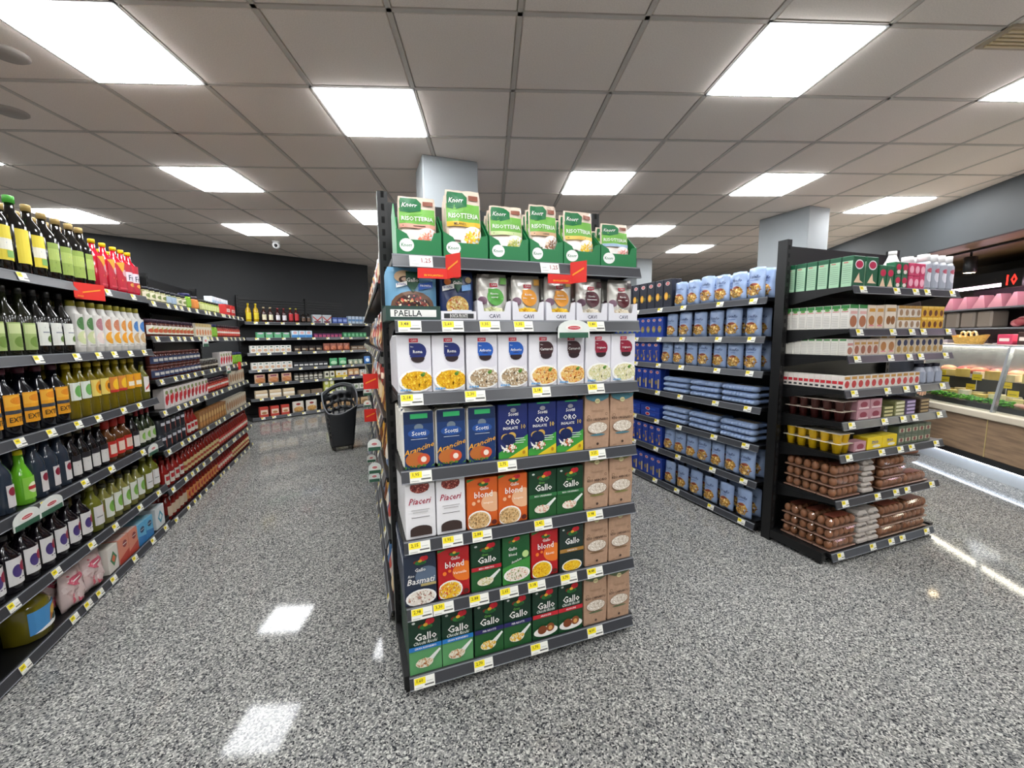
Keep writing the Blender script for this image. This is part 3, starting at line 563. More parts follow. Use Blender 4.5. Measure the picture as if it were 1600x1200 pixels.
# pouches in shelf trays
def knorr(col, word, food, sd): return d_pouch('risotto_pouch', 'food pouch', .13, .2, .035, '#d9c6b4', [('r', .03, .52, .97, .8, '#6fb043'), ('p', [(.05, .97), (.5, .97), (.62, .9), (.6, .76), (.3, .72), (.05, .74)], '#0f6b3a'), ('t', .31, .85, .075, 'Knorr', W, .42, .3), ('r', .66, .86, .93, .93, '#8a4a34'), ('t', .5, .62, .075, 'RISOTTERIA', W, .84), ('r', .03, .46, .97, .53, col), ('t', .4, .495, .04, word, '#3a2a18', .6), ('r', .08, .26, .5, .42, '#efe9e2'), ('e', .75, .25, .36, .22, '#efece8'), ('s', .78, .25, .28, .17, food, 60, .05)], seed=sd, wrinkle=.005)
KN = [knorr('#e0a08c', 'GAMBERETTI', ['#f0a58a', '#e88468', '#f7cdb8'], 1), knorr('#e6b52a', 'MILANESE', YEL, 2), knorr('#c8d49a', 'ASPARAGI', ['#d8cf7a', '#b4b85a', '#eee4a4'], 3), knorr('#c9a07a', 'FUNGHI', ['#c99a78', '#8a5f44', '#e6cdb4'], 4), knorr('#e3c05c', 'ZAFFERANO', ['#f0cf3c', '#e8b820', '#f7e07a'], 5), knorr('#9fb8d0', 'SALMONE', ['#f2b0a0', '#e48a80', '#f8d4c8'], 6)]
GRN = mat('#12753f', .45); GRN2 = mat('#5fae78', .5)
def knorr_tray(wd, tall_left=False):
    b = MB(); t = .003; d = .17; h0 = .085; hb = .17; lo = .055
    b.box(-wd / 2, wd / 2, 0, d, 0, t, GRN); b.box(-wd / 2, wd / 2, d - t, d, t, hb, GRN)
    pts = [(-wd / 2, t), (wd / 2, t), (wd / 2, h0), (wd / 2 - .025, h0 - .004), (wd / 2 - .035, lo), (-wd / 2 + .045, lo), (-wd / 2 + .035, h0 - .012), (-wd / 2, h0 + .005)]
    n = len(pts); b.add([(x, y, z) for y in (0, t) for x, z in pts], [tuple(range(n)), tuple(range(2 * n - 1, n - 1, -1))] + [(i, (i + 1) % n + 0, (i + 1) % n + n, i + n)[::-1] for i in range(n)], GRN)
    for sx in (-1, 1):
        x = sx * wd / 2; x2 = x - sx * t; top = .165 if sx > 0 or not tall_left else .165
        b.add([(xx, y, z) for xx in (x, x2) for y, z in ((t, t), (d, t), (d, hb), (d * .55, top + (.03 if tall_left and sx < 0 else 0)), (t, h0))], [(0, 1, 2, 3, 4), (9, 8, 7, 6, 5), (4, 3, 8, 9), (3, 2, 7, 8), (0, 4, 9, 5)], GRN2 if sx < 0 and tall_left else GRN)
    b.prints([('e', -.0 + .22, .42, .16, .26, '#f0f2ee'), ('t', .22, .42, .14, 'Knorr', '#12753f', .24)], lambda u, v, l: ((u - .5) * wd, -EPS * l, v * .085), .085 / wd)
    return Design('display_tray', 'display tray', wd, d, hb, [('display_tray', b.mesh('display_tray'))])
KT = [(.138, .291, .205), (.298, .461, .245), (.468, .621, .205), (.629, .768, .225), (.772, .936, .215), (.94, 1.112, .18)]
KW = ['pink prawns', 'bright yellow saffron rice', 'pale green asparagus rice', 'brown mushroom rice', 'golden rice', 'pink salmon rice']
for k, (a, b, hh) in enumerate(KT):
    put(knorr_tray(b - a, k == 0), FE, (a + b) / 2, .012, 1.641, 'green cardboard display tray holding pouches with ' + KW[k])
    for r in range(3):
        o = put(KN[k], FE, (a + b) / 2 + (.004 * r), .028 + .046 * r, 1.646, 'green and beige risotto pouch picturing ' + KW[k], .04); o.scale.z = hh / .2 * (1 - .03 * r); o.scale.x = min(1, (b - a - .022) / .13); o.rotation_euler.x = -.06
WTR = mat('#e0dfe4', .5)
def tray(wd, d, h0, lo, m_, txt, tcol, strip=None):
    b = MB(); t = .003
    b.box(-wd / 2, wd / 2, 0, d, 0, t, m_); b.box(-wd / 2, wd / 2, d - t, d, t, h0 * 1.3, m_)
    e = wd * .14; pts = [(-wd / 2, t), (wd / 2, t), (wd / 2, h0), (wd / 2 - e, h0 - .006), (wd / 2 - e * 1.4, lo), (-wd / 2 + e * 1.4, lo), (-wd / 2 + e, h0 - .006), (-wd / 2, h0)]
    if lo >= h0: pts = [(-wd / 2, t), (wd / 2, t), (wd / 2, h0), (-wd / 2, h0)]
    n = len(pts); b.add([(x, y, z) for y in (0, t) for x, z in pts], [tuple(range(n)), tuple(range(2 * n - 1, n - 1, -1))] + [(i, i + n, (i + 1) % n + n, (i + 1) % n) for i in range(n)], m_)
    for sx in (-1, 1): b.box(min(sx * wd / 2, sx * (wd / 2 - t)), max(sx * wd / 2, sx * (wd / 2 - t)), t, d - t, t, h0, m_)
    hh = min(lo, h0); pr = ([('r', .08, .25, .92, .75, strip)] if strip else []) + [('t', .5 if txt != 'PAELLA' else .4, .5, .42, txt, tcol, .5)] + ([('t', .8, .5, .36, '2min', W, .24)] if txt == 'PAELLA' else [])
    b.prints(pr, lambda u, v, l: ((u - .5) * wd, -EPS * l, v * hh), hh / wd)
    return Design('display_tray', 'display tray', wd, d, h0, [('display_tray', b.mesh('display_tray'))])
PAEL = d_pouch('paella_pouch', 'food pouch', .17, .18, .04, '#6fa3c4', [('e', .5, .25, .44, .3, '#6a4a34'), ('e', .5, .25, .36, .24, '#3a1a16'), ('s', .5, .25, .34, .22, ['#6a2418', '#e8d8c0', '#8a3424', '#c9b070', '#d8564a', '#2a1210'], 130, .035), ('e', .35, .82, .2, .12, '#d2b08a'), ('e', .36, .76, .12, .07, '#3a2018'), ('e', .36, .77, .07, .035, '#c9a890'), ('p', [(.38, .92), (.64, .92), (.64, .7), (.51, .52), (.38, .7)], '#1d4a34'), ('t', .51, .76, .08, 'Gallo', W, .24), ('p', [(.18, .6), (.4, .66), (.4, .74), (.18, .68)], W), ('t', .29, .67, .045, 'BONTA', '#2a3a8a', .18), ('p', [(.62, .68), (.92, .74), (.92, .62), (.62, .56)], '#2a5ab0'), ('t', .77, .65, .04, 'PRONTA', W, .24)], seed=21)
GPRO = d_pouch('rice_pouch', 'food pouch', .122, .175, .04, '#24345f', [('e', .5, .27, .34, .22, '#c9a85a'), ('s', .5, .27, .32, .2, ['#e6cf8a', '#c9963c', '#b5532c', '#f0e0b0'], 90, .04), ('e', .22, .78, .1, .07, '#c46a2a'), ('e', .85, .82, .1, .06, '#a8926a'), ('p', [(.36, .94), (.66, .94), (.66, .72), (.51, .56), (.36, .72)], '#1d4a34'), ('e', .51, .88, .09, .04, '#c22a30'), ('t', .51, .76, .07, 'Gallo', W, .27), ('p', [(.06, .58), (.4, .64), (.4, .74), (.06, .68)], W), ('t', .23, .66, .05, 'BONTA', '#2a3a8a', .26), ('p', [(.62, .7), (.92, .74), (.92, .62), (.62, .58)], '#6a9ad0'), ('r', .3, .1, .92, .2, '#dfe4ee')], seed=22)
def cpouch(col, word, food, corner, sd): return d_pouch('rice_pouch', 'food pouch', .118, .17, .04, mat('#cfccc4', .25, .25), [('e', .5, .15, .42, .13, food[0]), ('s', .5, .16, .4, .12, food, 70, .045), ('e', .16, .42, .14, .09, '#6a4a5c'), ('r', .4, .72, .66, .8, '#c9213d'), ('t', .53, .76, .045, 'CAVI', W, .2), ('e', .58, .5, .28, .19, col), ('r', .34, .5, .58, .68, col), ('t', .54, .57, .045, word[0], W, .36), ('t', .54, .49, .045, word[1], W, .4), ('r', .74, .78, .96, .92, corner)], seed=sd)
CP = [cpouch('#4f9a3c', ('Risotto', 'asparagi'), ['#d5d8a8', '#a8b068', '#ece8c8'], '#6aa84a', 31), cpouch('#d9902a', ('Risotto', 'milanese'), YEL, '#c9963c', 32), cpouch('#e0952a', ('Risotto', 'zafferano'), YEL, '#c9a04a', 33), cpouch('#4a1420', ('Risotto', 'funghi'), RICE, '#4a2a2c', 34), cpouch('#52181f', ('Risotto', 'porcini'), ['#e2d6bc', '#b89c78', '#efe6d2'], '#3d2426', 35)]
put(tray(.186, .2, .05, .05, mat('#26423a', .5), 'PAELLA', '#15201c', W), FE, .186, .006, 1.421, 'dark green tray lettered in white in front of the paella pouches')
put(tray(.13, .2, .034, .034, WTR, 'BONTA PRONTE', W, '#2a2c2e'), FE, .346, .006, 1.421, 'low white tray with a black lettered strip on the rice display')
for r in range(3):
    put(PAEL, FE, .186, .019 + .05 * r, 1.425, 'light blue pouch picturing a dark pan of paella', .02); put(GPRO, FE, .346, .019 + .05 * r, 1.425, 'navy pouch picturing a mound of golden rice', .02)
CW = ['a green badge', 'an amber badge and purple flower', 'an orange badge and long apron', 'a dark maroon badge and mushrooms', 'a brownish maroon badge and grains']
for k, (a, b) in enumerate(((.416, .546), (.554, .682), (.693, .82), (.828, .969), (.978, 1.118))):
    put(tray(b - a, .2, .075, .035, WTR, 'CAVI', '#23264a'), FE, (a + b) / 2, .006, 1.421, 'white scooped tray around the silver pouches with ' + CW[k])
    for r in range(3): put(CP[k], FE, (a + b) / 2, .019 + .05 * r, 1.425, 'silver risotto pouch with ' + CW[k], .02)

# ================================================================== BOTTLE SHELVING, NEAR BAY
def lbl(*pr): return list(pr)
O_YEL = d_bottle('oil_bottle', 'bottle', .044, .33, '#0d0c0a', '#b59a5a', '#e6d23a', neck=.34, lab=(.14, .58), pr=lbl(('r', 0, .3, 1, .62, '#e9e7d8'), ('t', .5, .5, .12, 'olio', '#5a7ab0', .6), ('r', .3, .08, .7, .28, '#7fae5c'), ('e', .78, .82, .12, .1, '#3a5f8a')), capr=.4)
O_GRN = d_bottle('oil_bottle', 'bottle', .044, .32, '#0d0c0a', '#b89c62', '#8fa64a', neck=.34, lab=(.12, .56), pr=lbl(('r', 0, .42, 1, .8, '#a9bd62'), ('t', .5, .66, .11, 'BIO', '#efe23a', .5), ('t', .5, .34, .1, 'extra', '#22301a', .6), ('t', .5, .14, .08, 'vergine', '#22301a', .7)), capr=.4)
O_LIME = d_bottle('oil_bottle', 'bottle', .044, .34, '#0d0c0a', '#4fae3c', '#e6d23a', neck=.34, lab=(.14, .58), capr=.42)
JU_A = d_bottle('juice_bottle', 'bottle', .045, .285, '#b5162c', '#f0c414', '#b31a30', neck=.3, shoulder=.6, lab=(.06, .68), sq=.3, pr=lbl(('p', [(.0, .95), (.4, .6), (.7, 1), (.55, 1)], '#eaa02a'), ('e', .6, .62, .24, .12, '#d8a8b0'), ('t', .55, .36, .16, 'frutta', '#f0b23a', .8, .2, .15), ('r', .1, .05, .9, .1, '#d04a58')), capr=.36, caph=.08)
JU_B = d_bottle('juice_bottle', 'bottle', .045, .285, '#b5162c', '#f0c414', '#b31a30', neck=.3, shoulder=.6, lab=(.06, .68), sq=.3, pr=lbl(('r', 0, .38, 1, .72, '#dcd3dc'), ('t', .5, .52, .2, 'Fru', '#16223c', .7), ('e', .5, .26, .3, .07, '#e8a24a')), capr=.36, caph=.08)
V_GR = d_bottle('oil_bottle', 'bottle', .04, .30, '#1a1c10', '#17170f', '#9ab06a', neck=.32, shoulder=.55, lab=(.08, .48), pr=lbl(('r', .05, .6, .95, .95, '#c8d49a'), ('e', .5, .3, .3, .2, '#6d8a3a')), capr=.34)
V_WH = d_bottle('oil_bottle', 'bottle', .04, .30, '#121210', '#141414', '#dfe0d8', neck=.32, shoulder=.55, lab=(.14, .5), pr=lbl(('t', .5, .78, .14, 'OLIO', '#26324a', .7), ('r', .2, .55, .8, .6, '#8a8f98'), ('e', .6, .28, .2, .14, '#5f7a3a'), ('e', .7, .42, .12, .08, '#7f9a4a')), capr=.34)
def soap(nm, c1, c2): return d_bottle('drink_bottle', 'bottle', .04, .275, mat('#d9d7d0', .35), '#8c8420', '#dcdad4', neck=.5, shoulder=.66, lab=(.1, .74), sq=.25, pr=lbl(('e', .5, .72, .34, .2, c1), ('t', .5, .72, .06, nm, W, .5), ('e', .5, .3, .38, .2, c2), ('e', .62, .36, .16, .1, '#f0e6d2'), ('r', .2, .04, .8, .08, '#b5b3ac')), capr=.48, caph=.11, arc=2.2)
SP = [soap('avena', '#4c7a45', '#c9d2a0'), soap('soia', '#a8727a', '#e0cfc8'), soap('pesca', '#c07a5a', '#e0a030'), soap('arancia', '#d08a3a', '#e29a28'), soap('riso', '#3f78b8', '#c9a878')]
B_OR = d_bottle('spirit_bottle', 'bottle', .047, .29, '#0c0d14', '#4a1428', '#e8a020', neck=.36, shoulder=.58, lab=(.16, .62), pr=lbl(('r', .03, .62, .97, .95, '#f0b43a'), ('e', .5, .8, .3, .12, '#e08a1c'), ('r', 0, .38, 1, .5, '#39404a'), ('t', .5, .2, .16, 'EXTRA', '#1c1a14', .8)), capr=.42)
def oil(label_c, pr): return d_bottle('seed_oil_bottle', 'bottle', .043, .285, mat('#8c7a14', .1, coat=.4, trans=.35), '#b5a022', label_c, neck=.36, shoulder=.6, lab=(.34, .66), sq=.2, pr=pr, capr=.4, waist=.08)
OI = [oil('#dfe6da', lbl(('e', .5, .5, .3, .34, '#6fae5c'), ('t', .5, .75, .16, 'mais', '#3a5f3a', .6))), oil('#e8cf6a', lbl(('e', .55, .5, .34, .4, '#e09a1c'), ('e', .55, .5, .16, .2, '#5a3414'))), oil('#d98a3a', lbl(('e', .5, .5, .34, .36, '#f0c02a'), ('r', 0, 0, 1, .16, '#c22a2a'))), oil('#e9a41c', lbl(('r', .1, .2, .9, .5, '#efe6d0'), ('e', .7, .7, .2, .2, '#d0651c')))]
OI_S = d_bottle('seed_oil_bottle', 'bottle', .034, .26, mat('#6d6a1c', .1, coat=.4), '#3a3a14', '#e8e4dc', neck=.36, shoulder=.6, lab=(.2, .6), pr=lbl(('p', [(.1, .1), (.9, .6), (.9, .75), (.1, .25)], '#c23a2a')), capr=.4)
V_BLK = d_bottle('vinegar_bottle', 'bottle', .035, .25, '#0e0d12', '#5c5030', '#d6d4d0', neck=.34, shoulder=.56, lab=(.1, .5), pr=lbl(('r', 0, .72, 1, 1, '#26242a'), ('t', .5, .5, .14, 'aceto', '#3a3a3a', .6)), capr=.4)
V_BLU = d_bottle('vinegar_bottle', 'bottle', .038, .265, mat('#2c3644', .15, coat=.3), '#39404a', '#d8d4d4', neck=.4, shoulder=.6, lab=(.1, .45), arc=1.1, pr=lbl(('e', .5, .7, .36, .2, '#8a2238')), capr=.36)
V_RED = d_bottle('vinegar_bottle', 'bottle', .042, .245, '#5a3414', '#b5281f', '#c22a22', neck=.4, shoulder=.56, lab=(.12, .5), pr=lbl(('r', .1, .2, .9, .8, '#e6d0c0'), ('t', .5, .55, .2, 'mele', '#a02018', .6)), capr=.5, caph=.2)
V_NECK = d_bottle('vinegar_bottle', 'bottle', .036, .25, '#26301c', '#8a1a22', '#d0d2c4', neck=.3, shoulder=.5, lab=(.12, .45), pr=lbl(('e', .5, .5, .3, .3, '#7fae4c')), capr=.36, caph=.16)
V_GRAPE = d_bottle('vinegar_bottle', 'bottle', .045, .245, '#120d14', '#161418', '#e2e0de', neck=.34, shoulder=.6, lab=(.14, .6), pr=lbl(('e', .36, .5, .2, .24, '#4a3a7a'), ('e', .66, .62, .2, .2, '#9a1f3a'), ('t', .5, .2, .12, 'uva', '#3a2a4a', .5)), capr=.4)
V_OLIVE = d_bottle('vinegar_bottle', 'bottle', .043, .25, mat('#6d7022', .1, coat=.4), '#7f8030', '#e0deda', neck=.36, shoulder=.6, lab=(.14, .56), sq=.2, pr=lbl(('r', .62, .55, .9, .9, '#c23a34'), ('r', .1, .4, .5, .46, '#8a8a86')), capr=.4)
V_LEAF = d_bottle('vinegar_bottle', 'bottle', .04, .225, mat('#7d7a3a', .12, coat=.3), '#3a3a24', '#dfe2d6', neck=.36, shoulder=.6, lab=(.16, .66), pr=lbl(('e', .5, .5, .3, .3, '#7db04a'), ('e', .6, .65, .16, .16, '#5a9a34')), capr=.4)
LIME = d_bottle('juice_bottle', 'bottle', .036, .24, '#6fbf2a', '#e6d81a', '#8fd04a', neck=.4, shoulder=.5, lab=(.1, .5), pr=lbl(('e', .5, .5, .3, .25, '#e8efc8'), ('r', .2, .42, .8, .58, '#c23a3a')), capr=.4)
JUG = d_bottle('oil_jug', 'bottle', .078, .245, mat('#6d6416', .1, coat=.4), '#e0c81a', '#4a93cc', neck=.3, shoulder=.62, lab=(.14, .56), sq=.25, pr=lbl(('p', [(.5, .2), (.9, .5), (.95, .95), (.6, .8)], '#c47a2a'), ('e', .72, .62, .16, .2, '#e2b23a'), ('p', [(0, 0), (1, .0), (1, .3), (.3, .12)], '#efeee8'), ('e', .74, .28, .16, .12, '#2a4a4a'), ('t', .74, .28, .1, 'olio', W, .24)), capr=.3)
SUG = d_pouch('sugar_bag', 'bag', .16, .19, .07, '#dcc6c2', [('s', .5, .5, .46, .44, ['#e8d8d4', '#c9aca8', '#d86a7a'], 40, .07), ('e', .5, .7, .3, .14, '#d25a72'), ('t', .5, .7, .09, 'dolce', W, .4)], seed=41, wrinkle=.01, top_thin=.5)
BX_W = d_box('tea_box', 'box', .1, .15, .12, '#e4e0d6', [('p', [(.5, .8), (.85, .5), (.5, .2), (.15, .5)], '#3f7a52'), ('p', [(.5, .66), (.7, .5), (.5, .34), (.3, .5)], '#d8724a')], top='#dcd8cc'); BX_P = d_box('biscuit_box', 'box', .11, .15, .14, '#d98a70', [('p', [(0, 0), (1, 0), (1, .4), (0, .2)], '#b9402f'), ('e', .6, .7, .22, .14, '#8a2a2a'), ('t', .6, .7, .08, 'miele', W, .4)], top='#e0c4b8', side='#d8b8ac'); BX_B = d_box('sugar_box', 'box', .1, .14, .13, '#5fb0d8', [('p', [(0, 0), (1, 0), (1, .3), (0, .45)], '#2a78b8'), ('e', .5, .68, .28, .14, '#1d3f6a'), ('t', .5, .68, .08, 'zucchero', W, .5)], top='#8fc4d8', side='#a8ccd8'); BX_G = d_box('sugar_box', 'box', .13, .15, .13, '#dfe4e4', [('p', [(.5, .82), (.8, .5), (.5, .18), (.2, .5)], '#4a9ab0'), ('p', [(.5, .66), (.66, .5), (.5, .34), (.34, .5)], '#dfe8e8')], top='#d0d8d8', side='#cdd4d6')
N = FL
L1, L2, L3, L4, L5, L6 = [z + .001 for z in ZN]
row(O_YEL, N, L1, 2.05, 2.5, 'dark oil bottle with a yellow label and tan cap, on the top bottle shelf', n=4, rows=2); row(O_LIME, N, L1, 2.5, 2.6, 'dark oil bottle with a green cap and yellow label', n=1); row(O_YEL, N, L1, 2.6, 2.7, 'dark oil bottle with a yellow label and tan cap, on the top bottle shelf', n=1, rows=2)
row(O_GRN, N, L1, 2.7, 3.09, 'dark oil bottle with an olive green label and tan cap', n=4, rows=2, jit=.3)
row(JU_A, N, L1, 3.1, 3.42, 'red juice bottle with a yellow cap and orange script', n=3, rows=2, jit=.2); row(JU_B, N, L1, 3.42, 3.59, 'red juice bottle with a yellow cap and a pale name band', n=2, rows=2)
row(V_GR, N, L2, 2.2, 2.56, 'dark oil bottle with a pale green label, on the second bottle shelf', n=4); row(V_WH, N, L2, 2.56, 2.83, 'dark oil bottle with a white olive-branch label', n=3, rows=2)
for D, a, b, n, t in ((SP[0], 2.83, 3.0, 2, 'a green oval'), (SP[1], 3.0, 3.09, 1, 'a pinkish oval'), (SP[2], 3.09, 3.27, 2, 'a terracotta oval and peaches'), (SP[3], 3.27, 3.42, 2, 'an orange oval'), (SP[4], 3.42, 3.585, 2, 'a blue oval')): row(D, N, L2, a, b, 'white plastic drink bottle with an olive cap and ' + t, n=n, rows=2)
row(B_OR, N, L3, 2.2, 2.73, 'black bottle with an orange label and burgundy cap', n=5, rows=2)
for D, a, b, n, t in ((OI[0], 2.73, 2.91, 2, 'white and green label'), (OI[1], 2.91, 3.09, 2, 'sunflower label'), (OI[2], 3.09, 3.28, 2, 'orange and red label'), (OI[3], 3.28, 3.47, 2, 'amber label with a cream panel')): row(D, N, L3, a, b, 'yellow seed oil bottle with a ' + t, n=n, rows=2)
row(OI_S, N, L3, 3.48, 3.585, 'slim oil bottle with a white label and red stripe', n=1, rows=2)
row(V_BLU, N, L4, 2.2, 2.33, 'slate blue vinegar bottle before the lime green bottle', n=1); row(LIME, N, L4, 2.34, 2.42, 'lime green squeeze bottle with a yellow cap', n=1); row(V_BLU, N, L4, 2.42, 2.67, 'slate blue vinegar bottle with a narrow white label', n=3, rows=2); row(V_BLK, N, L4, 2.67, 3.0, 'small black vinegar bottle with a grey-white label', n=4, rows=2); row(V_RED, N, L4, 3.0, 3.27, 'amber vinegar bottle with a red label and red wrapped neck', n=3, rows=2); row(V_BLK, N, L4, 3.28, 3.36, 'small black vinegar bottle beside the red-labelled bottles', n=1); row(V_NECK, N, L4, 3.36, 3.585, 'green glass vinegar bottle with a red capsule and leaf label', n=3, rows=2)
row(V_GRAPE, N, L5, 2.1, 2.78, 'black vinegar bottle with a white grape label', n=7, rows=2); row(V_OLIVE, N, L5, 2.79, 2.89, 'olive-coloured vinegar bottle with a white label and red square', n=1, rows=2); row(V_LEAF, N, L5, 2.9, 3.36, 'pale vinegar bottle with a white label and green leaf', n=5, rows=2); row(V_OLIVE, N, L5, 3.38, 3.58, 'olive-coloured vinegar bottle at the end of the leaf-label row', n=2)
row(JUG, N, L6, 2.27, 2.45, 'large yellow oil jug with a blue label on the bottom shelf', n=1); row(SUG, N, L6, 2.5, 2.83, 'pink-white paper bag slumped on the bottom bottle shelf', n=2, rows=3, stack=1); row(BX_W, N, L6, 2.84, 2.94, 'white box with a green and orange diamond', n=1, rows=2); row(BX_P, N, L6, 2.95, 3.17, 'salmon box with a dark red oval', n=2, rows=2); row(BX_B, N, L6, 3.18, 3.38, 'light blue box with a navy oval', n=2, rows=2); row(BX_G, N, L6, 3.4, 3.58, 'white and pale teal box with a diamond emblem', n=1, rows=2)

# ------------------------------------------------------------------ far bay: jars, tins, red bottles (small in the picture)
def jar(r, h, body, lid, lab, pr=()): return d_jar('jar', r, h, body, lid, lab, pr)
J_CR = jar(.035, .1, '#8c8a5c', '#20222c', '#e4dcc0', [('e', .5, .5, .3, .3, '#7a8a4a')]); J_BL = jar(.035, .1, '#7f8460', '#20222c', '#a8bcd0'); J_GR = jar(.048, .13, '#7fae2a', '#2a2c60', '#86b83a'); J_OR = jar(.055, .12, '#c8763a', '#3a3440', '#e08a3c'); J_YG = jar(.035, .105, '#8f9a4a', '#2a2c22', '#c6cc8a')
J_PE = jar(.036, .125, '#5a2a20', '#3a2438', '#e4e0d2', [('e', .6, .5, .3, .34, '#a8b05a'), ('e', .3, .4, .2, .24, '#c05a3a')]); J_RD = jar(.036, .13, '#7a2a20', '#3a2028', '#c2483a', [('r', 0, .4, 1, .7, '#e6d8cc')]); J_BR = jar(.04, .1, '#4a2420', '#5a2c24', '#2e3a5c', [('r', .2, .3, .8, .7, '#c8c4bc')]); J_DK = jar(.038, .1, '#2c2420', '#8a8880', '#3a332c', [('r', .1, .3, .9, .6, '#b8b0a0')])
MILK = d_box('milk_carton', 'carton', .075, .2, .075, '#dfe6ec', [('r', 0, .5, 1, .8, '#9fc4dc'), ('t', .5, .65, .08, 'latte', '#2a5a9a', .7), ('e', .5, .25, .3, .12, '#c4d8e6')], top='#eef0f2'); PACKR = d_box('red_pack', 'pack', .16, .12, .07, '#c8322e', [('r', .1, .3, .9, .6, '#e8c8c0'), ('t', .5, .45, .2, 'zero', '#b01f24', .6)])
CART = d_box('cream_carton', 'carton', .065, .125, .06, '#dfd8c4', [('e', .5, .35, .4, .22, '#d88a5a'), ('r', 0, .75, 1, 1, '#c8b078')]); STRAW = d_box('strawberry_carton', 'carton', .08, .15, .07, '#e4dcd8', [('e', .4, .4, .3, .24, '#c8202e'), ('e', .75, .55, .2, .18, '#d8323a'), ('e', .5, .8, .3, .1, '#8a9a5a')], side='#d8d0cc')
TIN = MB(); TIN.lathe([(.04, 0), (.042, .003), (.042, .107), (.04, .11)], mat('#2b3038', .3), 14, 0, .042)
TIN.prints([('r', .35, .1, .65, .9, '#2b3038'), ('e', .62, .4, .16, .3, '#b8523a'), ('r', .2, .6, .5, .8, '#c8ccd4')], lambda u, v, l: ((.0425 + EPS * l) * math.sin((u - .5) * 2.6), .042 - (.0425 + EPS * l) * math.cos((u - .5) * 2.6), .11 * v), 1, 5)
TIN = Design('tin', 'tin', .084, .084, .11, [('tin', TIN.mesh('tin'))])
def sauce(lab, pr=()): return d_bottle('sauce_bottle', 'bottle', .034, .2, '#7c1a12', '#8c2018', lab, neck=.5, shoulder=.62, lab=(.14, .52), pr=pr, capr=.5, tiny=True)
SA = [sauce('#d2c088', [('r', 0, .3, 1, .6, '#a8452c')]), sauce('#b8342a', [('r', .1, .3, .9, .7, '#e0d4c0')]), sauce('#d08a4a', [('e', .5, .5, .3, .3, '#b01f1c')]), sauce('#c8b49a')]
KET = d_bottle('sauce_bottle', 'bottle', .036, .21, '#8c1c18', '#7a1a16', '#d8d0c4', neck=.4, shoulder=.55, lab=(.12, .5), pr=[('r', .1, .4, .9, .8, '#b8242a')], tiny=True)
JBR = d_box('cookie_pack', 'pack', .075, .15, .06, '#9c6a3c', [('e', .5, .6, .4, .2, '#d8b070'), ('e', .5, .25, .4, .15, '#c88a44')]); JBW = d_box('cookie_pack', 'pack', .08, .15, .06, '#cfc4b0', [('e', .5, .5, .4, .3, '#a8764a')])
f = [z + .001 for z in ZF]
for D, z, a, b, lab, kw in [
    (J_CR, f[0], 3.64, 4.0, 'small jar with a cream label and dark lid on the top jar shelf', {}), (J_BL, f[0], 4.0, 4.2, 'small jar with a pale blue label', {}), (J_CR, f[0], 4.2, 4.4, 'small jar with a cream label next to the green jar', {}), (J_GR, f[0], 4.4, 4.54, 'bright green jar with a violet lid', dict(n=1)), (J_OR, f[0], 4.56, 4.74, 'wide orange jar with a dark lid', dict(n=1)), (J_YG, f[0], 4.76, 5.3, 'small jar with a yellow-green label', {}), (MILK, f[0], 5.45, 6.05, 'white and blue carton at the end of the top jar shelf', dict(inset=.12)), (PACKR, f[0], 5.5, 5.9, 'red shrink-wrapped pack in front of the white cartons', dict(n=2)),
    (J_PE, f[1], 3.65, 4.5, 'dark-lidded jar with a white label picturing vegetables', dict(rows=2)), (CART, f[1], 4.52, 4.96, 'cream carton with an orange bowl', {}), (J_GR, f[1], 4.97, 5.18, 'green-labelled jar beside the cream cartons', dict(n=2)), (J_RD, f[1], 5.2, 6.05, 'red-labelled jar on the second jar shelf', dict(rows=2)),
    (J_BR, f[2], 3.66, 4.6, 'squat brown jar with a navy label', dict(stack=2)), (J_DK, f[2], 4.62, 5.1, 'squat dark jar with a silver lid', dict(stack=1)), (STRAW, f[2], 5.15, 5.6, 'red and white carton stacked at the jar bay end', dict(stack=2 if False else 1)), (J_GR, f[2], 5.62, 6.05, 'green jar at the end of the brown jars', {}),
    (STRAW, f[3], 3.75, 4.7, 'white carton picturing strawberries', {}), (J_RD, f[3], 4.72, 5.4, 'red-labelled jar beside the strawberry cartons', {}), (JBW, f[3], 5.42, 6.05, 'beige pack beside red-labelled jars', {}),
    (TIN, f[4], 3.66, 4.12, 'black tin with an orange spot stacked in two layers', dict(stack=2)), (KET, f[4], 4.14, 4.38, 'red bottle with a white label beside the black tins', {}), (JBR, f[4], 4.4, 5.2, 'brown biscuit pack on the jar bay', {}), (JBW, f[4], 5.22, 6.05, 'pale biscuit pack next to the brown packs', {}),
    (KET, f[5], 3.64, 4.0, 'red sauce bottle with a white and red label, upper row of sauces', dict(rows=2)), (SA[0], f[5], 4.0, 4.9, 'red sauce bottle with a straw-coloured label, upper row of sauces', dict(rows=2)), (SA[1], f[5], 4.9, 6.05, 'red sauce bottle with a red label, upper row of sauces', dict(rows=2)),
    (SA[3], f[6], 3.64, 4.0, 'red sauce bottle with a beige label, lowest row of sauces', dict(rows=2)), (SA[2], f[6], 4.0, 4.8, 'red sauce bottle with an amber label, lowest row of sauces', dict(rows=2)), (SA[1], f[6], 4.8, 5.3, 'red sauce bottle with a red label, lowest row of sauces', dict(rows=2)), (SA[0], f[6], 5.3, 6.05, 'red sauce bottle with a straw-coloured label, lowest row of sauces', dict(rows=2))]:
    row(D, N, z, a, b, lab, **kw)

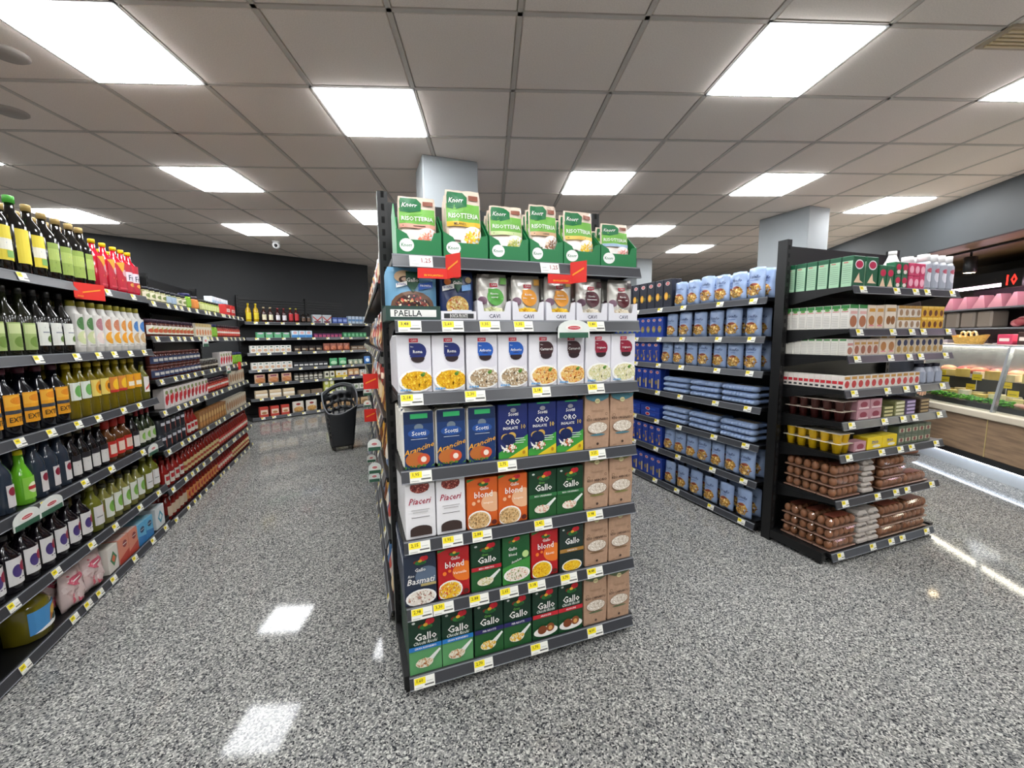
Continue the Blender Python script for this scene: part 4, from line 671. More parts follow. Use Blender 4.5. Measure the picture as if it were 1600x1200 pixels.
# ================================================================== BACK WALL SHELVING
def sbox(nm, w_, h_, c, pr=(), d=.07, cat='carton'): return d_box(nm, cat, w_, h_, d, c, pr)
def sbag(nm, w_, h_, c, pr=(), sd=1, cat='bag'): return d_pouch(nm, cat, w_, h_, .05, c, pr, seed=sd)
WINE_Y = d_bottle('syrup_bottle', 'bottle', .04, .3, '#b8960f', '#c8b024', '#d8c42a', neck=.34, lab=(.15, .5), tiny=True); WINE_P = d_bottle('syrup_bottle', 'bottle', .038, .25, '#3a1a14', '#c8b48a', '#e0d8b8', neck=.34, lab=(.15, .5), tiny=True); WINE_W = d_bottle('syrup_bottle', 'bottle', .038, .24, '#3a1418', '#8a2a2a', '#ddd8dc', neck=.34, lab=(.15, .5), tiny=True); WINE_R = d_bottle('syrup_bottle', 'bottle', .04, .25, '#4a1214', '#b8b04a', '#b8242c', neck=.34, lab=(.15, .6), tiny=True); WINE_B = d_bottle('syrup_bottle', 'bottle', .038, .17, '#1c1210', '#1c1a18', '#5c4434', neck=.34, lab=(.15, .5), tiny=True)
BB = [z + .001 for z in ZB]
CHEV = sbox('cake_box', .16, .15, '#b8c0c4', [('p', [(.0, .7), (.5, .2), (1, .7), (1, .85), (.5, .38), (0, .85)], '#b8322c'), ('e', .5, .15, .4, .14, '#6a3a4a')]); BLUB = sbox('blue_pack', .085, .11, '#3f56a0', [('r', .1, .3, .9, .7, '#8fa4d8')]); PBL = sbox('pale_blue_can', .06, .14, '#b8c8d8', [('r', 0, .3, 1, .6, '#5a84b8')])
GTRAY = sbox('green_pack', .11, .09, '#5fa87a', [('e', .5, .8, .4, .15, '#c9b8c8')]); WHTB = sbox('white_pack', .11, .12, '#c8dcea', [('r', 0, 0, 1, .4, '#3f86c8'), ('e', .5, .7, .3, .2, '#d8a8a8')]); MAG = sbox('berry_pack', .065, .07, '#6a2a5a', [('r', .1, .2, .9, .6, '#b84a6a')]); GCAN = sbox('green_pack', .07, .09, '#3f8a5a', [('e', .5, .5, .3, .3, '#7fbf90')])
WCT = sbox('white_carton', .085, .12, '#dddbd4', [('e', .5, .82, .24, .08, '#44645c'), ('e', .5, .36, .36, .2, '#c8a488')]); DCH = sbox('dark_pack', .11, .1, '#2a2220', [('r', .1, .3, .6, .6, '#b8a890'), ('e', .75, .4, .16, .2, '#7a5a40')]); MEAT = sbag('dried_fruit_bag', .13, .14, '#8a4a38', [('e', .5, .4, .4, .3, '#b86a48')], 51); BRD = sbox('snack_pack', .12, .08, '#7a6450', [('r', .1, .5, .9, .7, '#b8b0a0')])
BLKT = sbox('black_tin', .08, .09, '#33353a', [('r', .1, .35, .9, .65, '#d0d0cc')]); GBAG = sbag('green_bag', .15, .14, '#3f9a62', [('e', .5, .4, .4, .25, '#a8d0a8')], 52); GRYB = sbag('nut_bag', .11, .1, '#8a9a84', [('e', .5, .4, .3, .3, '#c8c4a8')], 53); BLUE = sbag('blue_bag', .13, .15, '#3f7ac0', [('e', .5, .5, .3, .25, '#d8e4ee')], 54)
TOAST = sbag('bread_bag', .16, .15, '#c8a488', [('e', .5, .35, .45, .28, '#b87848'), ('r', .2, .7, .8, .9, '#8a4a5a')], 55); SPIC = d_jar('spice_jar', .035, .13, '#7a7468', '#2c2a2a', '#c8c4b8', [('r', .1, .3, .9, .6, '#2a2a2a')]); BWT = sbox('coffee_pack', .08, .13, '#d8d4c0', [('e', .5, .6, .3, .2, '#33302a'), ('r', 0, 0, 1, .2, '#8a9a4a')]); YBX = sbox('yellow_box', .11, .13, '#dcc44a', [('r', 0, .35, 1, 1, '#d8d4c8'), ('e', .5, .55, .25, .14, '#d8a83a')]); PBX = sbox('biscuit_box', .1, .15, '#c89a6a', [('r', 0, 0, 1, .2, '#3a2a5c'), ('e', .5, .5, .36, .2, '#e0d0b0')])
RUSK = sbox('rusk_pack', .18, .13, '#d8c4a4', [('r', 0, .3, 1, .6, '#e8e0d4'), ('r', 0, .62, 1, .7, '#b8925a')]); FLAT = sbox('flat_pack', .2, .07, '#7a6a58'); YCUP = sbox('yellow_green_pack', .09, .11, '#b8bc5a', [('e', .5, .5, .35, .3, '#e0e0c8')]); WTUB = sbox('white_tub', .1, .1, '#cfcfc8', [('e', .5, .5, .3, .3, '#7a8a6a')])
REDB = sbox('red_biscuit_box', .13, .17, '#b84034', [('r', .08, .25, .92, .7, '#dcc8b4'), ('e', .5, .4, .3, .12, '#a8764a')]); SNK = sbag('snack_bag', .19, .2, '#cfc8bc', [('e', .5, .3, .42, .24, '#b88a4a'), ('s', .5, .3, .4, .22, ['#c89a54', '#a87838', '#dcb878'], 30, .06), ('e', .5, .75, .2, .1, '#8a2a2a')], 56); POT = sbag('chip_bag', .17, .14, '#b89a74', [('e', .5, .4, .4, .3, '#8a6a40')], 57)
for D, k, a, b, lab, kw in [
    (WINE_Y, 0, .02, .24, 'tall yellow syrup bottle', dict(n=2)), (WINE_P, 0, .25, .45, 'dark syrup bottle with a cream label', dict(n=2)), (WINE_W, 0, .46, .66, 'dark syrup bottle with a white label', dict(n=2)), (WINE_R, 0, .67, .86, 'dark syrup bottle with a red label', dict(n=2)), (WINE_B, 0, .88, 1.06, 'short brown syrup bottle', dict(n=2)), (CHEV, 0, 1.07, 1.42, 'grey box with a red chevron', dict(n=2)), (BLUB, 0, 1.43, 1.72, 'royal blue pack on the back shelving', dict(n=3)), (PBL, 0, 1.73, 2.1, 'pale blue can on the back shelving', dict(n=5)),
    (GTRAY, 1, .15, .68, 'green pack with a pale lid', dict(n=4)), (WHTB, 1, .7, 1.05, 'white and blue pack', dict(n=3)), (MAG, 1, 1.08, 1.6, 'small plum-coloured berry pack', dict(n=7, stack=1)), (GCAN, 1, 1.62, 2.1, 'small green pack in a row', dict(n=6)),
    (WCT, 2, .05, .68, 'white carton with a brown picture, upper carton row', dict(n=7)), (DCH, 2, .72, 1.22, 'dark brown pack', dict(n=4)), (MEAT, 2, 1.24, 1.75, 'reddish dried fruit bag', dict(n=4)), (BRD, 2, 1.77, 2.15, 'flat grey-brown snack pack', dict(n=3)),
    (WCT, 3, .05, .68, 'white carton with a brown picture, lower carton row', dict(n=7)), (BLKT, 3, .7, 1.3, 'black tin with a white band', dict(n=7)), (GBAG, 3, 1.33, 1.68, 'glossy green bag', dict(n=2)), (GRYB, 3, 1.7, 2.0, 'grey-green nut bag', dict(n=3)), (BLUE, 3, 2.02, 2.17, 'blue bag at the end of the back shelving', dict(n=1)),
    (TOAST, 4, .06, .68, 'bag of toasted bread', dict(n=3)), (SPIC, 4, .7, 1.2, 'spice jar with a dark lid', dict(n=6)), (BWT, 4, 1.22, 1.42, 'white coffee pack with a dark spot', dict(n=2)), (YBX, 4, 1.44, 1.66, 'yellow and white box', dict(n=2)), (PBX, 4, 1.68, 1.9, 'tan biscuit box with a violet foot', dict(n=2)), (WCT, 4, 1.92, 2.12, 'white carton beside the tan biscuit boxes', dict(n=2)),
    (RUSK, 5, .06, .7, 'cream rusk pack', dict(n=3)), (FLAT, 5, .74, 1.18, 'flat brown pack', dict(n=2)), (YCUP, 5, 1.2, 1.4, 'yellow-green pack on the back shelving', dict(n=2, stack=2)), (WTUB, 5, 1.42, 2.12, 'white tub behind the trolley basket', dict(n=6)),
    (REDB, 6, .1, .6, 'red biscuit box with a pale panel', dict(n=3)), (SNK, 6, .62, 1.08, 'white snack bag picturing golden nuts', dict(n=2)), (POT, 6, 1.12, 2.1, 'brown chip bag on the lowest back shelf', dict(n=5))]:
    row(D, FB, BB[k], a, b, lab, **kw)

# ================================================================== PASTA SHELVING
PB = '#9db2d6'
def pbag(sd, h_=.2): return d_pouch('pasta_bag', 'pasta bag', .125, h_, .065, mat(PB, .25), [('e', .5, .3, .38, .2, '#b98a3c'), ('s', .5, .3, .38, .2, ['#e0b45a', '#a87428', '#efd08a', '#7a4220'], 60, .07), ('e', .5, .45, .2, .04, '#8a3a24'), ('t', .5, .7, .1, 'Voiello', '#2a3c6e', .72, .25), ('r', .3, .58, .7, .6, '#5a78b4')], seed=sd, wrinkle=.009, top_thin=.35, waist=.05, topfall=.06)
PBG = [pbag(61), pbag(62), pbag(63, .21)]
PBK = [d_box('pasta_bag', 'pasta bag', .115, .2, .08, mat(PB, .3), [('e', .5, .3, .36, .16, '#c9963c'), ('s', .5, .3, .34, .15, ['#e0b45a', '#b8812c', '#efd08a', '#8a4a24'], 36, .08), ('t', .5, .7, .1, 'Voiello', '#2a3c6e', .72, .25)], slope=.1)]
def pbox(c, pic, w_=.085, h_=.19): return d_box('pasta_box', 'pasta box', w_, h_, .05, c, [('e', .5, .84, .26, .07, '#e6dcd8'), ('e', .5, .84, .2, .05, '#c4242c'), ('t', .5, .84, .035, 'Barilla', W, .34)] + pic)
BX1 = pbox('#1d2130', [('e', .36, .4, .24, .14, '#d89a2c'), ('e', .36, .4, .15, .09, '#efc04a'), ('e', .76, .38, .12, .07, '#6a6a34')], .1, .24); BX2 = pbox('#2444a0', [('e', .5, .4, .3, .16, '#a8a060'), ('s', .5, .4, .3, .16, ['#c8a060', '#c4523a', '#5f8a4a'], 20, .08)], .075, .18)
BX3 = pbox('#213f9c', [('p', [(.55, .1), (.85, .1), (.62, .55), (.9, .58), (.5, .58), (.72, .3)], '#e0a83a'), ('e', .3, .3, .14, .08, '#8a7a44')], .085, .19); BX4 = pbox('#213f9c', [('r', .62, .08, .82, .52, '#d8bc7a'), ('e', .34, .36, .18, .1, '#8a7a44')], .08, .19)
BX5 = d_box('pasta_box', 'pasta box', .26, .05, .1, '#213f9c', [('e', .4, .5, .12, .3, '#e6dcd8'), ('e', .4, .5, .09, .22, '#c4242c'), ('r', .55, .3, .8, .7, '#2c54b8')])
FLATB = MB(); 
for k in range(9): FLATB.blob((-.12 + .03 * k, .04, .022), (.02, .05, .021), mat(PB, .3), 8, 5)
FLATB.box(-.13, .13, .03, .2, .012, .034, mat('#8fa9d4', .3), .008); FLATB.box(-.09, .09, .06, .16, .0335, .0345, '#c8b8a0')
FLATB = Design('pasta_bag', 'pasta bag', .27, .2, .045, [('pasta_bag', FLATB.mesh('pasta_bag'))])
P = [z + .001 for z in ZP]; word = ['top', 'second', 'third', 'fourth', 'fifth', 'sixth', 'lowest']
for k, (split, bags, bx, st, bl) in enumerate([(-2.86, 6, BX1, 1, 'black pasta box with a golden shell picture'), (-2.96, 6, BX2, 1, 'small royal blue pasta box with a mixed picture'), (-3.0, 7, BX3, 1, 'royal blue pasta box with a bow pasta picture, third pasta shelf'), (-2.97, 0, BX4, 1, 'royal blue pasta box with a tube pasta picture, fourth pasta shelf'), (-2.97, 0, BX5, 2, 'long flat royal blue pasta box lying in a stack'), (-2.93, 7, BX3, 1, 'royal blue pasta box with a bow pasta picture, sixth pasta shelf'), (-2.92, 6, BX4, 1, 'royal blue pasta box with a tube pasta picture, lowest pasta shelf')]):
    row(bx, FP, P[k], -4.6, split - .005, bl, rows=2, stack=st)
    if bags:
        for i in range(bags):
            D = PBG[(i + k) % 3]; pt = (-2.02 - split) / bags
            for r in range(2): put(D, FP, split + pt * (i + .5), .012 + r * .09, P[k], f'periwinkle blue pasta bag with a pasta picture, standing on the {word[k]} pasta shelf', .12 if k < 5 else .05)
    else:
        row(FLATB, FP, P[k], split + .01, -2.02, f'periwinkle blue pasta bag lying flat on the {word[k]} pasta shelf', n=3, stack=3)
# ================================================================== AISLE SHELVING BEHIND THE RICE DISPLAY (seen edge-on)
AI = [sbag('sweet_bag', .14, .2, '#a8342c', [('e', .5, .4, .35, .25, '#e0c8a0'), ('r', .1, .7, .9, .85, '#f0d8c0')], 71), sbag('sweet_bag', .14, .19, '#d9a53a', [('e', .5, .4, .35, .25, '#7a4424')], 72), sbag('sweet_bag', .14, .2, '#d8d2c8', [('e', .5, .5, .3, .2, '#c2483a')], 73), sbag('sweet_bag', .13, .18, '#5a3424', [('e', .5, .4, .35, .25, '#d8b070')], 74), sbag('sweet_bag', .14, .19, '#4a7ab0', [('e', .5, .5, .34, .24, '#f0e6d8')], 75)]
AN = ['red', 'mustard yellow', 'off-white', 'brown', 'blue']; AW = ['top', 'second', 'third', 'fourth', 'fifth', 'bottom']
for k, z in enumerate([1.6, 1.3, 1.0, .72, .42, .06]):
    for i in range(12):
        c = (i * 2 + k * 3 + i // 3) % 5; put(AI[c], FC, -2.06 - i * .165, .012, z + .001, f'{AN[c]} sweet bag on the {AW[k]} shelf of the aisle behind the rice display', .1)

# ================================================================== EGG AND CARTON SHELVING
def carton(nm, w_, h_, d, c, pr, sp=None, top=None, side=None): return d_box(nm, 'carton', w_, h_, d, c, pr, side=side, top=top, sidepr=sp)
lines = [('r', .15, .12 + .07 * k, .85, .135 + .07 * k, '#7f9a84') for k in range(9)]
E_GM = carton('milk_carton', .1, .165, .06, '#14583a', [('e', .5, .72, .36, .16, '#e6e0e2'), ('e', .5, .72, .3, .12, '#b81f4a'), ('p', [(.1, .12), (.5, .45), (.6, .2), (.9, .12)], '#e8c8a8')], [('r', .06, 0, .94, .84, '#a8d0ae')] + lines + [('r', .2, .78, .6, .81, '#c25a5a')], top='#1d6a48')
E_GS = carton('milk_carton', .062, .125, .05, '#16603c', [('e', .5, .66, .4, .16, '#c02048'), ('p', [(.1, .05), (.5, .45), (.9, .05)], '#e4c4a4')], top='#1d6a48'); E_GP = carton('milk_carton', .055, .075, .05, '#16603c', [('e', .5, .6, .4, .25, '#c02048'), ('e', .5, .25, .3, .15, '#e8d8d0')]); E_PK = carton('yogurt_carton', .05, .075, .05, '#c2305c', [('e', .5, .5, .4, .3, '#e8a8b8')])
E_BT = d_bottle('milk_bottle', 'bottle', .038, .215, mat('#b9bcc4', .3), '#eceaea', '#a8acb8', neck=.75, shoulder=.72, lab=(.06, .7), pr=[('e', .5, .5, .3, .25, '#d8d8e0'), ('e', .5, .75, .3, .1, '#b85a6a')], capr=.82, caph=.2, tiny=True)
E_WT = carton('soup_carton', .07, .135, .046, '#e2ded6', [('r', 0, .85, 1, 1, '#2f7a3c'), ('e', .5, .32, .42, .24, '#a86a4a'), ('r', .1, .62, .9, .74, '#d8a8a0')], [('r', .05, .84, .95, .99, '#2f7a3c'), ('e', .5, .8, .3, .05, '#5f9a4a'), ('r', .12, .7, .88, .74, '#d89a98')] + [('r', .15, .1 + .07 * k, .85, .125 + .07 * k, '#bdbab4') for k in range(7)], top='#2f7a3c')
E_TN = carton('soup_carton', .075, .135, .05, '#d9c8b4', [('e', .5, .36, .36, .2, '#a8703a'), ('r', .15, .72, .85, .86, '#c8923c'), ('r', .2, .12, .8, .17, '#d87a8a')]); E_T2 = carton('soup_carton', .1, .14, .05, '#dfd2c0', [('e', .3, .36, .2, .18, '#8a5a2c'), ('e', .7, .36, .2, .18, '#8a5a2c'), ('r', .1, .72, .9, .86, '#b8863c')]); E_SS = carton('cream_pack', .055, .068, .05, '#dcd0c2', [('e', .5, .4, .3, .28, '#9a7a5a'), ('r', 0, .75, 1, 1, '#b0863c')]); E_YS = carton('cream_pack', .055, .068, .05, '#d8a42c', [('e', .5, .4, .3, .28, '#6a3a18'), ('r', 0, .8, 1, 1, '#efc85a')])
E_W3 = carton('cream_pack', .056, .095, .042, '#e0ddd4', [('e', .5, .3, .38, .22, '#a8705c'), ('r', .1, .6, .9, .75, '#c88a84')], [('r', .1, .88, .9, .98, '#4a8a4a')] + [('r', .15, .1 + .1 * k, .85, .13 + .1 * k, '#c4c1ba') for k in range(7)]); E_P3 = carton('cream_pack', .052, .095, .042, '#d8c6b8', [('e', .5, .35, .36, .25, '#9a5a44'), ('r', .1, .65, .9, .8, '#b88a4a')]); E_B3 = carton('cream_pack', .055, .095, .042, '#d2c2a8', [('e', .5, .7, .34, .2, '#2a3050'), ('e', .5, .3, .36, .2, '#a8803c')])
E_R4 = carton('cream_pack', .056, .08, .032, '#dcd4cc', [('e', .5, .4, .36, .26, '#b83a3a'), ('r', .1, .75, .9, .95, '#b8863c')], [('r', .1, .4, .9, .62, '#c22a34'), ('r', .2, .12, .8, .26, '#26262a')]); E_D4 = d_bottle('cream_bottle', 'bottle', .035, .125, '#a8acb8', '#1c1c30', '#9aa0b0', neck=.6, lab=(.08, .6), capr=.7, caph=.16, tiny=True)
def cups(c, lid):
    b = MB()
    for x in (-.03, .03): b.lathe([(.019, 0), (.026, .052), (.029, .054), (.029, .056)], mat(c, .3), 10, x, .03)
    b.box(-.062, .062, -.002, .062, .056, .0585, lid); b.box(-.06, .06, .059, .0605, .004, .056, CLEAR); return Design('dessert_cups', 'dessert', .126, .064, .059, [('dessert_cups', b.mesh('dessert_cups'))])
CUP_M = cups('#4a1f1c', mat('#c8b8a8', .3)); CUP_Y = cups('#f0c21a', mat('#dcd4c0', .3)); PKP = carton('dessert_pack', .11, .06, .06, '#b88a92', [('e', .5, .5, .3, .3, '#8a3a4a'), ('r', .1, .1, .9, .25, '#e0c8c8')]); MIO = carton('cheese_pack', .14, .075, .08, '#e6c81e', [('t', .5, .62, .36, 'mio', '#1d3f9a', .7), ('e', .6, .25, .26, .12, '#e8e4d8')], top='#efd84a', side='#dcb81a')
FLT = [carton('chocolate_bar', .1, .022, .16, c, [('r', .1, .2, .9, .8, t)]) for c, t in (('#5a5c34', '#c8c08a'), ('#8a8a5a', '#d8d4b0'), ('#5a4a6a', '#b8a8c8'), ('#4a3a2a', '#a8926a'))]; SLV = carton('tea_pack', .065, .06, .06, '#5f6a58', [('r', .1, .3, .9, .7, '#b8b49a'), ('e', .5, .5, .2, .2, '#7a3a3a')])
Gz = [z + .001 for z in ZG]
for D, k, a, b, lab, kw in [
    (E_GM, 0, .06, .165, 'dark green milk carton with a mint side panel', dict(n=1, rows=6)), (E_GM, 0, .17, .285, 'dark green milk carton with a crimson emblem', dict(n=1, rows=2)), (E_GS, 0, .29, .43, 'smaller green milk carton with a crimson emblem', dict(n=2, rows=2)), (E_GP, 0, .435, .56, 'tiny green carton stacked two high', dict(n=2, stack=2)), (E_PK, 0, .565, .73, 'tiny pink carton stacked two high', dict(n=3, stack=2)), (E_BT, 0, .735, 1.06, 'grey milk bottle with a white cap', dict(n=4, rows=2)),
    (E_WT, 1, .06, .135, 'white soup carton with a green top, column beside the shelf post', dict(n=1, rows=8, dgap=.001)), (E_WT, 1, .14, .215, 'white soup carton with a green top and brown soup, inner column', dict(n=1, rows=2)), (E_TN, 1, .22, .37, 'beige soup carton with a pink foot line', dict(n=2, rows=2)), (E_T2, 1, .375, .49, 'wide beige soup carton with two brown discs', dict(n=1, rows=2)), (E_SS, 1, .5, .73, 'tiny pale cream pack stacked two high', dict(n=4, stack=2)), (E_YS, 1, .735, .97, 'tiny golden yellow pack stacked two high', dict(n=4, stack=2)),
    (E_W3, 2, .06, .118, 'small white cream pack with a green top edge', dict(n=1, rows=9, dgap=.001)), (E_P3, 2, .12, .345, 'small pinkish cream pack with a brown picture', dict(n=4, rows=2)), (E_TN, 2, .35, .5, 'beige carton amid the small cream packs', dict(n=0 or 2)), (E_B3, 2, .505, 1.0, 'small tan cream pack with a navy spot', dict(n=8, rows=2)),
    (E_R4, 3, .06, .118, 'small white pack with a red and black side', dict(n=1, rows=12, dgap=.0005)), (E_R4, 3, .12, .78, 'small white pack with a red picture', dict(n=11)), (E_D4, 3, .79, 1.05, 'grey bottle with a navy cap on the fourth carton shelf', dict(n=3)),
    (CUP_M, 4, .06, .19, 'twin maroon dessert cups under a foil lid', dict(n=1, rows=5, stack=2)), (PKP, 4, .2, .43, 'pinkish dessert pack stacked two high', dict(n=2, stack=2)), (FLT[0], 4, .44, .55, 'flat olive chocolate bar in a stack', dict(n=1, stack=3)), (FLT[1], 4, .555, .66, 'flat pale khaki chocolate bar in a stack', dict(n=1, stack=4)), (FLT[2], 4, .665, .77, 'flat violet chocolate bar in a stack', dict(n=1, stack=4)), (FLT[3], 4, .775, .95, 'flat brown chocolate bar in a stack', dict(n=1, stack=4)),
    (CUP_Y, 5, .06, .19, 'twin bright yellow dessert cups under a foil lid', dict(n=1, rows=5, stack=2)), (PKP, 5, .2, .31, 'pinkish dessert pack beside the yellow cups', dict(n=1)), (MIO, 5, .32, .61, 'bright yellow cheese pack with blue lettering', dict(n=2)), (SLV, 5, .615, .96, 'small grey-green tea pack stacked two high', dict(n=5, stack=2))]:
    row(D, FG, Gz[k], a, b, lab, **kw)
EGG = MB(); EGG.blob((0, 0, 0), (.0215, .0215, .028), mat('#96603f', .45, noise=.12, nscale=30), 10, 7); egg_me = EGG.mesh('egg')
pk = MB(); pk.box(-.122, .122, -.05, .05, .0, .01, mat('#7a5c4c', .3), .004); pk.box(-.122, .122, -.05, .05, .012, .066, CLEAR, .012); pk.box(-.08, .08, -.03, .03, .0662, .0666, '#8a4a38'); pk_me = pk.mesh('egg_pack')
def egg_pack(fr, s, dep, z, label, rz=0):
    o = bpy.data.objects.new('egg_pack', pk_me); COL.objects.link(o); o.location = fr.at(s, dep, z); o.rotation_euler.z = fr.rz + rz
    tag(o, label, 'eggs'); _COUNT.setdefault(label, []).append(o)
    for i in range(5):
        for j in (-1, 1): child('egg', egg_me, o, (-.096 + .048 * i, j * .0235, .034))
for z, nm in ((Gz[6], 'upper'), (Gz[7], 'bottom')):
    for r in range(3):
        for lay in range(3): egg_pack(FG, .186, .068 + r * .104, z + lay * .0675, f'clear pack of brown eggs in the stack by the post, {nm} egg shelf')
    for i in range(2):
        for lay in range(1 if nm == 'upper' and i else 3): egg_pack(FG, (.62 if nm == 'upper' else .74) + i * .25 if nm == 'upper' else .66 + i * .25, .066, z + lay * .0675, f'clear pack of brown eggs in the stack by the shelf end, {nm} egg shelf')
pc = MB(); pc.box(-.05, .05, -.05, .05, 0, .03, mat('#b3aaa2', .9, noise=.1, nscale=80), .008); pc.box(-.046, .046, -.046, .046, .03, .068, mat('#bcb3aa', .9, noise=.1, nscale=80), .016)
pc.prints([('r', .3, .35, .7, .65, '#6a6460')], lambda u, v, l: (-.05 + .1 * u, -.0465 - EPS * l, .03 + .036 * v), .4); pc_me = pc.mesh('pulp_egg_carton')
for z, n0, nm in ((Gz[6], 1, 'upper'), (Gz[7], 2, 'bottom')):
    for i in range(n0):
        for lay in range(3):
            o = bpy.data.objects.new('pulp_egg_carton', pc_me); COL.objects.link(o); o.location = FG.at((.38 if nm == 'upper' else .37) + .105 * i, .066, z + lay * .0685); l_ = f'grey pulp egg carton in the stack on the {nm} egg shelf'; tag(o, l_, 'egg carton'); _COUNT.setdefault(l_, []).append(o)
e = empty('milk_jug', FG.at(.83, .24, 1.62), 0, 'white plastic jug standing behind the grey milk bottles', 'jug'); q = MB(); q.lathe([(.045, 0), (.05, .02), (.05, .18), (.03, .22), (.02, .25)], mat('#e8e6e2', .4), 14); q.build('body', e); q = MB(); q.lathe([(.022, .25), (.022, .275)], '#e8e6e2', 12); q.build('cap', e)

# ================================================================== TROLLEY BASKET
e = empty('trolley_basket', (-.25, 5.48, 0), math.radians(12), 'tall black plastic trolley basket standing in the aisle', 'basket'); PLA = mat('#26282b', .45); b = MB(); NA, NV = 48, 16; vs = []
def brim(a): return .80 - .34 * (.5 - .5 * math.cos(a - .35)) ** .9
for j in range(NV + 1):
    for i in range(NA):
        a = 2 * PI * i / NA; zt = brim(a); z = .05 + (zt - .05) * j / NV; k = .13 + .085 * z / .8; sqf = 1 / max(abs(math.cos(a)), abs(math.sin(a))); R = k * (1 + (sqf - 1) * .55)
        vs.append((R * math.sin(a), R * math.cos(a) - .03 * z, z))
fs = []
for j in range(NV):
    for i in range(NA):
        back = i < 6 or i > NA - 7; hole = False
        if back and j == NV - 2 and (i < 4 or i > NA - 5): hole = True          # handle slot
        elif 2 < j < NV - 3 and j % 2 == 0 and i % 3 != 0 and not (18 < i < 30): hole = True
        if not hole: fs.append((j * NA + i, j * NA + (i + 1) % NA, (j + 1) * NA + (i + 1) % NA, (j + 1) * NA + i)[::-1])
fs.append(tuple(range(NA))); b.add(vs, fs, PLA, True); o = b.build('basket_body', e); sm = o.modifiers.new('thick', 'SOLIDIFY'); sm.thickness = .006
b = MB(); b.tube([vs[NV * NA + i] for i in range(NA)], .009, mat('#5a5c60', .4), 8, True); b.build('rim', e)
for sx in (-1, 1):
    for sy in (-1, 1): b = MB(); b.tube([(sx * .1 - .01, sy * .1, .03), (sx * .1 + .01, sy * .1, .03)], .03, '#151515', 12); b.build('wheel', e)

# ================================================================== DELI COUNTER
FD = Frame(5.287, 1.68, math.radians(237.5)); STEEL = mat('#c4c8cc', .25, .8); WOOD = wood('#7a6450', '#a08468', 2.2); WOOD2 = wood('#5c4a38', '#8a7050', 1.2)
e = empty('deli_counter', FD.at(0, 0, 0), FD.rz, 'wood-fronted refrigerated deli counter with a glass case', 'counter')
def part(nm, x0, x1, y0, y1, z0, z1, m_, par=e, bev=0): q = MB(); q.box(x0, x1, y0, y1, z0, z1, m_, bev); return q.build(nm, par)
part('plinth', -4.2, 2.4, .02, .9, 0, .13, mat('#d4dae0', .3, .3)); part('bumper', -4.2, 2.4, -.012, .02, .13, .185, mat('#131416', .4)); part('plinth_light', -4.2, 2.4, -.01, .005, .122, .13, mat('#e8f2ff', .5, emit=10)); part('carcass', -4.2, 2.4, .02, .9, .13, .545, mat('#3a332c', .7))
for k in range(-4, 3): part('wood_panel', k - .405 + .003, k + .595 - .003, .0, .02, .187, .547, WOOD); 
for k in range(-4, 3): part('panel_strip', k - .409, k - .401, -.003, .012, .187, .547, mat('#d8c48a', .3, .5))
part('ledge', -4.2, 2.4, -.035, .12, .55, .615, mat('#cfc4b0', .4), bev=.008); part('case_bed', -4.2, 2.4, .12, .9, .60, .66, mat('#202124', .4)); part('case_back', -4.2, 2.4, .86, .9, .66, 1.22, STEEL); part('top_shelf', -4.2, 2.4, .1, .62, 1.222, 1.238, mat('#b4bcc0', .2, .4), bev=.004)
for k in range(-4, 3):
    q = MB(); q.add([(k - .39, .012, .617), (k + .6, .012, .617), (k + .6, .1, 1.222), (k - .39, .1, 1.222), (k - .39, .018, .617), (k + .6, .018, .617), (k + .6, .106, 1.222), (k - .39, .106, 1.222)], [(0, 1, 2, 3), (7, 6, 5, 4), (0, 4, 5, 1), (3, 2, 6, 7)], CLEAR); q.build('glass_pane', e)
    q = MB(); q.add([(k - .41 + a, .008 + b_, .617) for a, b_ in ((0, 0), (.025, 0), (.025, .03), (0, .03))] + [(k - .41 + a, .092 + b_, 1.222) for a, b_ in ((0, 0), (.025, 0), (.025, .03), (0, .03))], [(3, 2, 1, 0), (4, 5, 6, 7), (0, 1, 5, 4), (1, 2, 6, 5), (2, 3, 7, 6), (3, 0, 4, 7)], STEEL); q.build('glass_post', e)
lt = MB(); lt.box(-4.2, 2.4, .56, .6, 1.2, 1.22, mat('#fff2dc', .5, emit=22)); lt.build('case_light', e)
part('deck', -4.2, 2.4, .45, .85, .66, .86, mat('#2a2b2e', .4))
rd = random.Random(5)
def food(nm, cat, lab, t, dep, z, fn, rz=0):
    q = MB(); fn(q); o = q.build(nm, loc=FD.at(-t, dep, z), rz=FD.rz + rz); tag(o, lab, cat); _COUNT.setdefault(lab, []).append(o); return o
def lump(c, rx, ry, rz_, n=1):
    def f(q):
        for k in range(n): q.blob((rd.uniform(-.5, .5) * rx * (n > 1), rd.uniform(-.5, .5) * ry * (n > 1), rz_ * (1 + .3 * k)), (rx / (1 + .4 * (n > 1)), ry / (1 + .4 * (n > 1)), rz_), c if isinstance(c, str) else c[k % len(c)], 10, 6)
    return f
def wedge(c, r, h):
    def f(q):
        n = 6; pts = [(0, 0)] + [(r * math.cos(1.2 * k / n - .6 - PI / 2), r * math.sin(1.2 * k / n - .6 - PI / 2)) for k in range(n + 1)]; m_ = len(pts)
        q.add([(x, y + r * .6, z) for z in (0, h) for x, y in pts], [tuple(range(m_ - 1, -1, -1)), tuple(range(m_, 2 * m_))] + [(k, (k + 1) % m_, (k + 1) % m_ + m_, k + m_) for k in range(m_)], c)
    return f
def leafy(q):
    for k in range(60): q.blob((rd.uniform(-.085, .085), rd.uniform(-.035, .035), rd.uniform(.012, .055)), (rd.uniform(.008, .018), rd.uniform(.008, .018), rd.uniform(.006, .012)), ['#3f8a1f', '#58a82a', '#2f6a18', '#6cc034'][k % 4], 6, 4)
